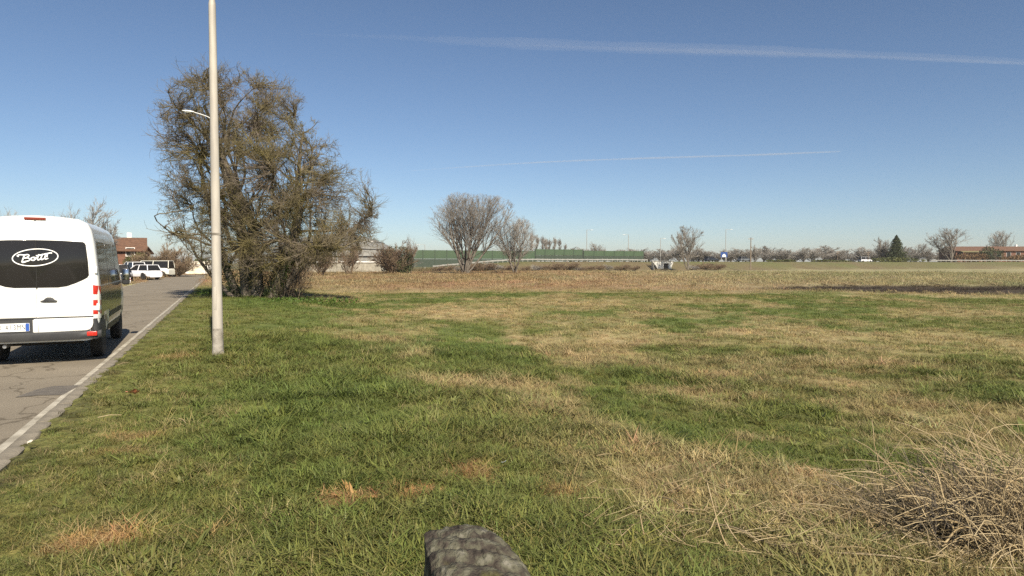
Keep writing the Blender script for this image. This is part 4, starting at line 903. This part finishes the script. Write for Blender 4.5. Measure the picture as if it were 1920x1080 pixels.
# farmhouse far right
x, y, _ = at(1868, 490, 258)
fh = gable_house('farmhouse', x, y, hz(x, y), .0, 38, 10, 4.3, 1.5, M['brick'], M['tile'], 'long red brick farmhouse with tiled roof at the far right', [(-17 + 3.6 * i, 2.8, 1.5, 1.6) for i in range(11)], .7, 'house', True)
for i, a in enumerate((9.2, 11.8)): MB().box((a, -5.12, 2.6), (1.1, .2, 2.6)).build('shutter', M['cream_wall'], fh)
MB().prismx([(-5.6, 4.0), (-7.4, 3.6), (-7.4, 3.75), (-5.6, 4.2)], -18, -6).build('porch_roof', M['olive_roof'], fh)
for a in (-17.6, -12, -6.4): MB().box((a, -7.2, 1.8), (.3, .3, 3.8)).build('porch_post', M['brick'], fh)

# ------------------------------------------------------------------ highway: barrier, guard rail, underpass, signs, traffic
def barrier(u0, u1, zt, label, seed, zb=2.1):
    (xa, ya), (xb, yb) = emb_pt(u0, 13), emb_pt(u1, 13); L = math.hypot(xb - xa, yb - ya); n = max(2, int(round(L / 3))); rz = math.atan2(yb - ya, xb - xa)
    e = empty('noise_barrier', (xa, ya, 0), rz, label, 'barrier'); l = L / n; r = random.Random(seed)
    h = zt - zb; low = MB().box((l / 2, 0, zb + h * .24), (l - .16, .10, h * .46)).mesh('panel', M['green_post']); up = MB().box((l / 2, 0, zb + h * .74), (l - .16, .10, h * .50)).mesh('panel', M['green_panel']); po = MB().box((0, 0, zb + h / 2 - .6), (.16, .2, h + 1.25)).mesh('post', M['green_post'])
    for i in range(n):
        link('panel', low, e, (i * l, r.uniform(-.015, .015), 0)); link('panel', up, e, (i * l, r.uniform(-.015, .015), 0)); link('post', po, e, (i * l, 0, 0))
    link('post', po, e, (L, 0, 0))
barrier(770, 1003, 4.55, 'green noise barrier on the embankment, left stretch behind the fan shaped tree', 1, .7)
barrier(1003.6, 1092, 5.0, 'green noise barrier, tallest middle stretch on the embankment', 2)
barrier(1094, 1206, 4.75, 'green noise barrier, right stretch ending before the underpass', 3)
def rail(u0, u1, off, label, hgt=.55, name='guard_rail'):
    us = np.linspace(u0, u1, max(4, int((u1 - u0) / 9))); pts = [emb_pt(u, off) for u in us]; P = np.array([[(x, y, hz(x, y) + hgt - .05) for x, y in pts]])
    e = empty(name, (0, 0, 0), 0, label, 'guard rail'); b = MB(); rg = []
    for p in P[0]: rg.append([(p[0], p[1], p[2] - .15), (p[0], p[1] - .06, p[2] - .11), (p[0], p[1] - .06, p[2] - .04), (p[0], p[1] - .01, p[2]), (p[0], p[1] - .06, p[2] + .04), (p[0], p[1] - .06, p[2] + .11), (p[0], p[1], p[2] + .15), (p[0], p[1] + .04, p[2])])
    b.loft(rg).build('beam', M['white_metal'], e)
    pm_ = MB().box((0, .08, -.25), (.1, .1, 1.0)).mesh('post', M['white_metal'])
    for p in P[0]: link('post', pm_, e, tuple(p))
rail(812, 1214, 10.6, 'pale steel guard rail running below the green noise barrier')
rail(1745, 1990, 10.5, 'grey steel guard rail in front of the red brick farmhouse')
# underpass portal
xu, yu = emb_pt(1240, 2.2); zu = hz(xu, yu - 3); kx = yu / FPX
up_ = empty('underpass', (xu, yu, zu - .1), math.atan(.35), 'white concrete underpass mouth with sloping wing wall in the embankment', 'underpass'); up_.scale = (.85, 1, .92)
zt = 1.75 + 2 / FPX * yu + .3 - zu
wb = MB(); wb.prism([(-3.3, zt), (-2.9, zt - .25), (-1.1, .1), (.55, .1), (.55, zt - .55), (2.3, zt - .55), (2.3, .1), (3.0, .15), (3.9, zt - .2), (3.9, zt)], -.2, .25); wb.build('portal_wall', M['portal'], up_)
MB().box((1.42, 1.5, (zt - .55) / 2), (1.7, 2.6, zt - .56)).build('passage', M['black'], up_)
MB().box((.3, 0, zt + .10), (7.4, .6, .2)).build('coping', M['white_metal'], up_)
MB().add([(-3.3, -.2, zt), (-4.2, -2.4, .9), (-4.2, -2.4, -.2), (-3.3, -.2, -.2), (-3.3, .1, zt), (-4.0, -2.2, .9), (-4.0, -2.2, -.2), (-3.3, .1, -.2)], [(0, 1, 2, 3), (7, 6, 5, 4), (0, 4, 5, 1), (1, 5, 6, 2)]).build('wing_wall', M['portal'], up_)
rl = empty('railing', (0, 0, 0)); rl.parent = up_
for i in range(13): MB().box((-3.2 + i * .58, .1, zt + .75), (.05, .05, 1.2)).build('baluster', M['dark_plastic'], rl)
for zz in (.6, 1.0, 1.35): MB().box((.3, .1, zt + zz), (7.1, .05, .05)).build('rail_bar', M['dark_plastic'], rl)
# utility pole, highway lamps, sign, far masts
x, y = emb_pt(1407, -6); up2 = empty('utility_pole', (x, y, hz(x, y)), 0, 'dark wooden utility pole at the foot of the embankment', 'utility pole')
hp = at(1407, 445, y)[2] - hz(x, y); MB().lathe([(.17, -.3), (.16, 1), (.10, hp)], 10).build('pole', M['wood'], up2, True); MB().box((0, 0, hp - .4), (1.3, .1, .12)).build('crossarm', M['wood'], up2)
for a in (-.5, .5): MB().lathe([(.05, 0), (.07, .06), (.03, .16)], 8, 'z', (a, 0, hp - .34)).build('insulator', M['white_render'], up2, True)
def mast(u, vt, off, arm, label):
    x, y = emb_pt(u, off); z = hz(x, y); h = at(u, vt, y)[2] - z; e = empty('highway_lamp', (x, y, z), 0, label, 'lamp post')
    MB().lathe([(.12, -.2), (.11, 1), (.07, h)], 8).build('pole', M['white_metal'], e, True); MB().box((arm / 2, 0, h), (abs(arm), .08, .07)).build('arm', M['white_metal'], e); MB().box((arm * 1.1, 0, h - .02), (.8, .3, .12)).build('lamp_head', M['lamp_grey'], e, True, .03)
mast(1100, 431, 26, 1.2, 'thin highway lamp above the middle of the green barrier'); mast(1178, 440, 26, -1.2, 'thin highway lamp above the right end of the green barrier'); mast(1360, 430, 20, 1.4, 'tall thin highway lamp beside the blue road sign'); mast(797, 459, 20, -1.4, 'short thin highway lamp at the left end of the green barrier'); mast(1238, 447, 30, 1.0, 'thin highway lamp above the underpass')
x, y = emb_pt(1357, 14); z = hz(x, y); sg = empty('road_sign', (x, y, z), 0, 'blue and white road sign on the highway beyond the round bare tree', 'sign')
for a in (-.7, .7): MB().box((a, 0, 1.0), (.1, .1, 2.2)).build('post', M['white_metal'], sg)
MB().box((0, -.08, 2.0), (1.9, .06, 1.5)).build('panel', M['blue_sign'], sg); MB().prism([(-.5, 1.35), (.5, 1.35), (.5, 1.85), (.0, 2.3), (-.5, 1.85)], -.13, -.10).build('white_symbol', M['white_render'], sg)
for u, vt, lab in ((1570, 470, 'small dark mast on the horizon left of the white lorry'), (1627, 472, 'small dark mast on the horizon above the white lorry')):
    x, y = emb_pt(u, 60); z = hz(x, y); h = at(u, vt, y)[2] - z; e = empty('far_mast', (x, y, z), 0, lab, 'mast'); MB().lathe([(.14, -.2), (.09, h)], 6).build('pole', M['wood'], e); MB().box((0, 0, h - .4), (1.8, .12, .16)).build('crossarm', M['wood'], e); MB().box((0, 0, h - 1.0), (1.2, .12, .14)).build('crossarm', M['wood'], e)
def far_car(u, off, paint, label, rz, **k):
    x, y = emb_pt(u, off); c_ = car(960, 700, rz, paint, label, z=0, name='highway_car', **k); c_.location = (x, y, hz(x, y))
far_car(1333, 15, PD, 'dark car on the highway right of the round bare tree', -1.1); far_car(1395, 15, PG, 'grey car on the highway just left of the utility pole', -1.1); far_car(1622, 70, PW, 'white van on the highway left of the conifer', -1.4, L=5.2, W=1.95, H=2.2, kind='van')

# ------------------------------------------------------------------ foreground: post, dead brush, stalks, litter
def stone_mat():
    m, t, b = new_mat('lichen_stone'); L = t.links.new; b.inputs['Roughness'].default_value = .95; b.inputs['Specular IOR Level'].default_value = .15
    tc = t.nodes.new('ShaderNodeTexCoord')
    def noise(s, d=8): n = t.nodes.new('ShaderNodeTexNoise'); n.inputs['Scale'].default_value = s; n.inputs['Detail'].default_value = d; L(tc.outputs['Object'], n.inputs[0]); return n
    r = t.nodes.new('ShaderNodeValToRGB'); L(noise(26, 12).outputs[0], r.inputs[0]); e = r.color_ramp.elements
    e[0].position = .30; e[0].color = (.035, .029, .024, 1); e[1].position = .74; e[1].color = (.20, .185, .15, 1)
    k = r.color_ramp.elements.new(.44); k.color = (.06, .05, .04, 1); k = r.color_ramp.elements.new(.56); k.color = (.105, .10, .07, 1)
    r2 = t.nodes.new('ShaderNodeValToRGB'); L(noise(7).outputs[0], r2.inputs[0]); r2.color_ramp.elements[0].position = .55; r2.color_ramp.elements[1].position = .68
    mx = t.nodes.new('ShaderNodeMix'); mx.data_type = 'RGBA'; L(r2.outputs[0], mx.inputs[0]); L(r.outputs[0], mx.inputs[6]); mx.inputs[7].default_value = (.085, .08, .03, 1); L(mx.outputs[2], b.inputs['Base Color'])
    bn = t.nodes.new('ShaderNodeBump'); bn.inputs['Strength'].default_value = .9; bn.inputs['Distance'].default_value = .012; L(noise(95, 10).outputs[0], bn.inputs['Height']); L(bn.outputs[0], b.inputs['Normal']); return m
M['stone'] = stone_mat()
def mossy_post():
    Yp = 1.86; x0, _, z1 = at(905, 1022, Yp); xw = .128; n = 90; zg = hz(x0, Yp - .1)
    u = np.linspace(-1, 1, n); Vx = []; top = lambda a, c: z1 - zg - .012 - .10 * np.clip(-c, 0, 1) ** 1.0 * .45 - .035 * np.clip(c, 0, 1) ** 3 - .05 * np.clip(a, 0, 1) ** 2.4 - .03 * np.clip(-a, 0, 1) ** 6
    A, Cc = np.meshgrid(u, u); dep = .30
    # squircle mapping of the grid so that the plan has rounded corners
    ax = A * np.sqrt(1 - .26 * Cc ** 2); cy = Cc * np.sqrt(1 - .26 * A ** 2)
    rip = (np.abs(np.sin(cy * 10 + 2.2 * fbm(ax * 2 + 3, cy * 2, 5, 3) + ax * 1.5)) ** .5) * .030
    Zt = top(ax, cy) + rip + (fbm(ax * 7 + 5, cy * 7, 6, 4) - .5) * .014 + (fbm(ax * 22, cy * 22, 8, 2) - .5) * .005
    Vt = np.stack([ax * xw, cy * dep, Zt], -1).reshape(-1, 3); ix = np.arange(n * n).reshape(n, n); Ft = np.stack([ix[:-1, :-1], ix[:-1, 1:], ix[1:, 1:], ix[1:, :-1]], -1).reshape(-1, 4)
    rim = np.concatenate([ix[0, :-1], ix[:-1, -1], ix[-1, :0:-1], ix[:0:-1, 0]]); nr = len(rim); VV = [Vt]; Fs = [Ft]; prev = rim; base = n * n
    for q, t in enumerate(np.linspace(0, 1, 26)[1:]):
        ring = Vt[rim].copy(); ring[:, 2] = ring[:, 2] * (1 - t) + (-.25) * t; bul = 1 + .05 * t + .0 * t; nn = 1 + (fbm(np.arange(nr) * .09, np.full(nr, q * .55), 12, 3) - .5) * .10
        ring[:, :2] *= (bul * nn)[:, None]; VV.append(ring); cur = base + q * nr + np.arange(nr)
        Fs.append(np.stack([prev, cur, np.roll(cur, -1), np.roll(prev, -1)], -1)); prev = cur
    e = link('stone_post', np_mesh('stone_post', np.concatenate(VV), np.concatenate(Fs), M['stone'])); e.location = (x0, Yp - .10, zg); e.rotation_euler = (0, 0, .30)
    tag(e, 'weathered lichen covered stone post at the bottom of the view', 'post')
mossy_post()
def stems_obj(name, parent, P, Rd, k, mat, n_each=1): V, Fq = tubes(P, Rd, k); return link(name, np_mesh(name, V, Fq, mat), parent)
def brush_pile():
    r = np.random.default_rng(77); cx, cy = gp(1905, 1012, -.2); zg = hz(cx, cy); e = empty('dead_brush_clump', (cx, cy, zg), 0, 'tangled clump of dead brown stems and arching dry stalks, lower right', 'brush')
    n = 900; px = r.normal(.05, .42, n); py = r.normal(0, .34, n); P0 = np.stack([px, py, np.full(n, -.02)], -1); D = unit(np.stack([r.normal(-.55, .55, n), r.normal(.15, .5, n), r.uniform(.25, 1.1, n)], -1))
    pl = grow(78, (P0, D, r.uniform(.25, .75, n), r.uniform(.0022, .0045, n), 7, .16, -.09, .4), [dict(m=3, t0=.2, ang=.6, asd=.3, len=.4, rad=.7, n=4, wig=.2, up=-.04, rmin=.0014)])
    o = link('fine_stems', wood_mesh('fine_stems', pl, (4, 3), M['brush']), e); tag(o, kind='stuff')
    n2 = 620; P0 = np.stack([r.normal(.1, .36, n2), r.normal(0, .3, n2), np.full(n2, -.02)], -1)
    pl = grow(80, (P0, unit(np.stack([r.normal(-.5, .6, n2), r.normal(.1, .5, n2), 1.5 * np.ones(n2)], -1)), r.uniform(.5, 1.15, n2), r.uniform(.003, .0052, n2), 9, .10, -.20, .5), [])
    tag(link('pale_stems', wood_mesh('pale_stems', pl, (5,), M['straw']), e), kind='stuff')
    P0 = np.stack([r.normal(-.25, .25, 60), r.normal(0, .2, 60), np.full(60, -.02)], -1)
    pl = grow(79, (P0, unit(np.stack([r.normal(-.5, .5, 60), r.normal(0, .4, 60), np.ones(60)], -1)), r.uniform(.4, .8, 60), r.uniform(.003, .005, 60), 7, .12, -.03, .5), [dict(m=4, t0=.3, ang=.8, asd=.3, len=.35, rad=.7, n=4, wig=.2, up=0, rmin=.0016)])
    o = link('dark_stems', wood_mesh('dark_stems', pl, (4, 3), M['bark']), e); tag(o, kind='stuff')
    arcs = [[(1728, 1050), (1722, 1010), (1740, 975), (1775, 960), (1800, 970)], [(1725, 1030), (1735, 985), (1765, 962), (1800, 972)], [(1790, 1000), (1768, 930), (1755, 885), (1735, 877)], [(1860, 985), (1800, 930), (1765, 900)], [(1790, 950), (1812, 930), (1840, 925), (1865, 925)], [(1885, 915), (1900, 900), (1930, 893)], [(1780, 1050), (1800, 1020), (1840, 1003), (1880, 1012)], [(1800, 1060), (1830, 1035), (1870, 1028), (1910, 1045)], [(1760, 1070), (1790, 1040), (1830, 1030)], [(1770, 1020), (1800, 990), (1850, 995)], [(1905, 970), (1930, 955), (1950, 940)], [(1895, 1015), (1915, 1008), (1945, 1000)]]
    for i, a in enumerate(arcs):
        ym = cy + r.uniform(-.35, .15); pts = [np.array(at(u, v, ym + .05 * q)) - np.array((cx, cy, zg)) for q, (u, v) in enumerate(a)]
        p = catmull(pts, 6); rd = np.interp(np.linspace(0, 1, len(p)), [0, .7, 1], [.0075, .006, .003]); stems_obj('arching_stalk', e, p[None], rd[None], 6, M['straw'])
brush_pile()
ST_ = [((1232, 1085), (1210, 1010), (1200, 965)), ((1226, 1090), (1214, 1030), (1195, 1000)), ((1378, 1085), (1352, 1000), (1326, 905)), ((1420, 1085), (1380, 1010), (1358, 975)), ((1305, 1062), (1325, 1005), (1342, 970)), ((1142, 1085), (1140, 1035)), ((1345, 975), (1346, 940), (1340, 912)), ((1500, 1060), (1470, 1020), (1458, 1008)), ((1290, 1000), (1308, 955)), ((1480, 1015), (1470, 990))]
lab_ = ['leftmost tall straw stalk leaning left', 'short straw stalk crossing the leftmost tall one', 'longest straw stalk bent at its top', 'straw stalk leaning beside the longest one', 'straw stalk leaning right against the longest one', 'short upright straw stalk near the mossy post', 'thin straw stalk crossing the top of the longest one', 'dark fallen stalk nearest the dead brush', 'thin short straw stalk left of the crossing stalks', 'small straw stub near the dead brush']
for i, a in enumerate(ST_):
    b0 = gp(*a[0], -.2); y0 = b0[1]; pts = [np.array(at(u, v, y0 + .12 * q)) for q, (u, v) in enumerate(a)]; pts[0][2] = hz(*pts[0][:2]) - .03; org = pts[0].copy(); p = catmull([q - org for q in pts], 6)
    o = stems_obj('dry_stalk', None, p[None], np.linspace(.0065, .003, len(p))[None], 6, M['brush'] if i == 7 else M['straw']); o.location = org; tag(o, lab_[i] + ' in the foreground', 'stalk')
def straw_litter():
    r = np.random.default_rng(55); n = 900; u = r.uniform(1080, 1860, n); v = r.uniform(860, 1079, n); k = r.random(n) < (.25 + .75 * sstep(1100, 1500, u)) * (.2 + .8 * sstep(870, 1000, v)); u, v = u[k], v[k]
    q = np.array([gp(a, b, -.15) for a, b in zip(u, v)]); z = height(q[:, 0], q[:, 1]); m = len(q); az = r.uniform(0, 6.28, m); L = r.uniform(.06, .30, m); el = r.uniform(-.05, .55, m)
    D = np.stack([np.cos(az) * np.cos(el), np.sin(az) * np.cos(el), np.sin(el)], -1); P, Q = lines(r, np.column_stack([q, z + .03 + .05 * r.random(m)]), D, L, r.uniform(.0014, .0032, m), 5, .10, -.03, .6)
    V, Fq = tubes(P, Q, 4); tag(link('straw_litter', np_mesh('straw_litter', V, Fq, M['straw'])), 'loose dry straw strewn over the grass at the lower right', 'straw', kind='stuff')
straw_litter()
FS = [((1000, 1030), (1210, 985)), ((1235, 970), (1305, 1000)), ((1340, 1020), (1480, 1075)), ((1560, 1070), (1920, 1080)), ((1190, 1050), (1250, 1062))]
for i, (a, c) in enumerate(FS[1:4]):
    p0, p1 = gp(*a, -.15), gp(*c, -.15); ps = [(p0[0] + (p1[0] - p0[0]) * t, p0[1] + (p1[1] - p0[1]) * t) for t in (0, .33, .66, 1)]; org = np.array((*p0, hz(*p0))); p = catmull([np.array((x, y, hz(x, y) + .05 + .02 * (k % 2))) - org for k, (x, y) in enumerate(ps)], 5)
    o = stems_obj('fallen_stick', None, p[None], np.linspace(.006, .003, len(p))[None], 6, M['brush']); o.location = org; tag(o, ['short grey stick lying among the straw stalks', 'dark stick lying below the crossing straw stalks', 'long thin stick lying along the bottom right edge'][i], 'stick')
for u, v, s, mt, lab, nm in ((248, 746, .07, 'orange_scrap', 'small orange scrap lying on the verge grass', 'scrap'), (946, 878, .022, 'sticker', 'tiny white scrap in the grass above the orange patch', 'scrap'), (55, 845, .05, 'cream', 'small pale scrap beside the kerb', 'scrap')):
    mt_ = {'orange_scrap': pmat('orange_scrap', (.65, .22, .10), (.75, .45, .3), 20), 'sticker': M['sticker'], 'cream': M['cream_wall']}[mt]; x, y = gp(u, v, .03); r_ = np.random.default_rng(int(u)); g = np.linspace(-1, 1, 5); A, B_ = np.meshgrid(g, g)
    V = np.stack([A * s, B_ * s * .7, .02 + s * .5 * (A ** 2) * .5 + r_.normal(0, s * .12, A.shape)], -1).reshape(-1, 3); ix = np.arange(25).reshape(5, 5); Fq = np.stack([ix[:-1, :-1], ix[:-1, 1:], ix[1:, 1:], ix[1:, :-1]], -1).reshape(-1, 4)
    o = link(nm, np_mesh(nm, V, Fq, mt_), loc=(x, y, hz(x, y) + .05)); o.rotation_euler = (.5, .2, u); tag(o, lab, 'litter')
for i, (u, v) in enumerate(((205, 793), (232, 690), (345, 800))):
    x, y = gp(u, v, .03); p = np.array([(-.11, 0, .05), (0, .01, .07), (.11, .03, .06)]); o = stems_obj('straw_bit', None, p[None], np.full((1, 3), .004), 5, M['straw']); o.location = (x, y, hz(x, y) + .015); o.rotation_euler = (0, 0, .2 + i); tag(o, ['pale straw bit lying on the verge below the orange scrap', 'pale straw bit near the kerb above the orange scrap', 'pale straw bit on the verge right of the orange scrap'][i], 'straw')

# ------------------------------------------------------------------ vapour trails high in the sky
def trail(name, uv, rad, alt, dens, label, seed):
    r = np.random.default_rng(seed); pts = []
    for u, v in uv: d = ray(u, v); pts.append(d * (alt / d[2]))
    p = catmull(pts, 10); n = len(p); w_ = np.interp(np.linspace(0, 1, len(rad)), np.linspace(0, 1, len(rad)), rad); rd = np.interp(np.linspace(0, 1, n), np.linspace(0, 1, len(rad)), rad) * (1 + .7 * (fbm(np.arange(n) * .35, np.zeros(n), seed, 3) - .5))
    V, Fq = tubes(p[None], rd[None], 14); c0 = p.mean(0)
    m = bpy.data.materials.new(name + '_ice'); m.use_nodes = True; t = m.node_tree; t.nodes.clear(); o_ = t.nodes.new('ShaderNodeOutputMaterial'); pv = t.nodes.new('ShaderNodeVolumePrincipled'); pv.inputs['Color'].default_value = (.95, .95, .95, 1); pv.inputs['Density'].default_value = dens; pv.inputs['Anisotropy'].default_value = 0
    t.links.new(pv.outputs[0], o_.inputs['Volume'])
    V = V - c0; me = np_mesh(name, V, [Fq, np.array([range(13, -1, -1)]), np.array([range((n - 1) * 14, n * 14)])], m); o = link(name, me); o.location = c0
    if label: tag(o, label, 'vapour trail'); trail.last = o
    else: o.parent = trail.last; o.location = c0 - np.array(trail.last.location)
t1 = [(520, 62), (700, 68), (900, 78), (1150, 88), (1400, 95), (1700, 106), (2050, 122)]
trail('vapour_trail', t1, (15, 60, 170, 230, 220, 150, 110), 8000, .00019, 'broad faint vapour trail crossing the upper sky', 1)
tc_ = trail('core', [(u, v + 3) for u, v in t1[2:]], (20, 60, 90, 70, 75, 55), 8000, .00045, None, 5)
trail('vapour_trail', [(770, 320), (1000, 305), (1200, 297), (1400, 291), (1575, 284)], (20, 70, 75, 70, 50), 8000, .0026, 'thin straight vapour trail lower in the sky', 2)
# ------------------------------------------------------------------ the air itself
def air(dens):
    m = bpy.data.materials.new('air'); m.use_nodes = True; t = m.node_tree; t.nodes.clear(); o_ = t.nodes.new('ShaderNodeOutputMaterial'); pv = t.nodes.new('ShaderNodeVolumePrincipled')
    pv.inputs['Color'].default_value = (1, .965, .90, 1); pv.inputs['Density'].default_value = dens; pv.inputs['Anisotropy'].default_value = .2; t.links.new(pv.outputs[0], o_.inputs['Volume'])
    o = MB().box((0, 2400, 16), (7600, 5800, 40)).build('haze', m); tag(o, 'thin pale haze lying over the fields', 'haze', kind='stuff')
air(.00022)
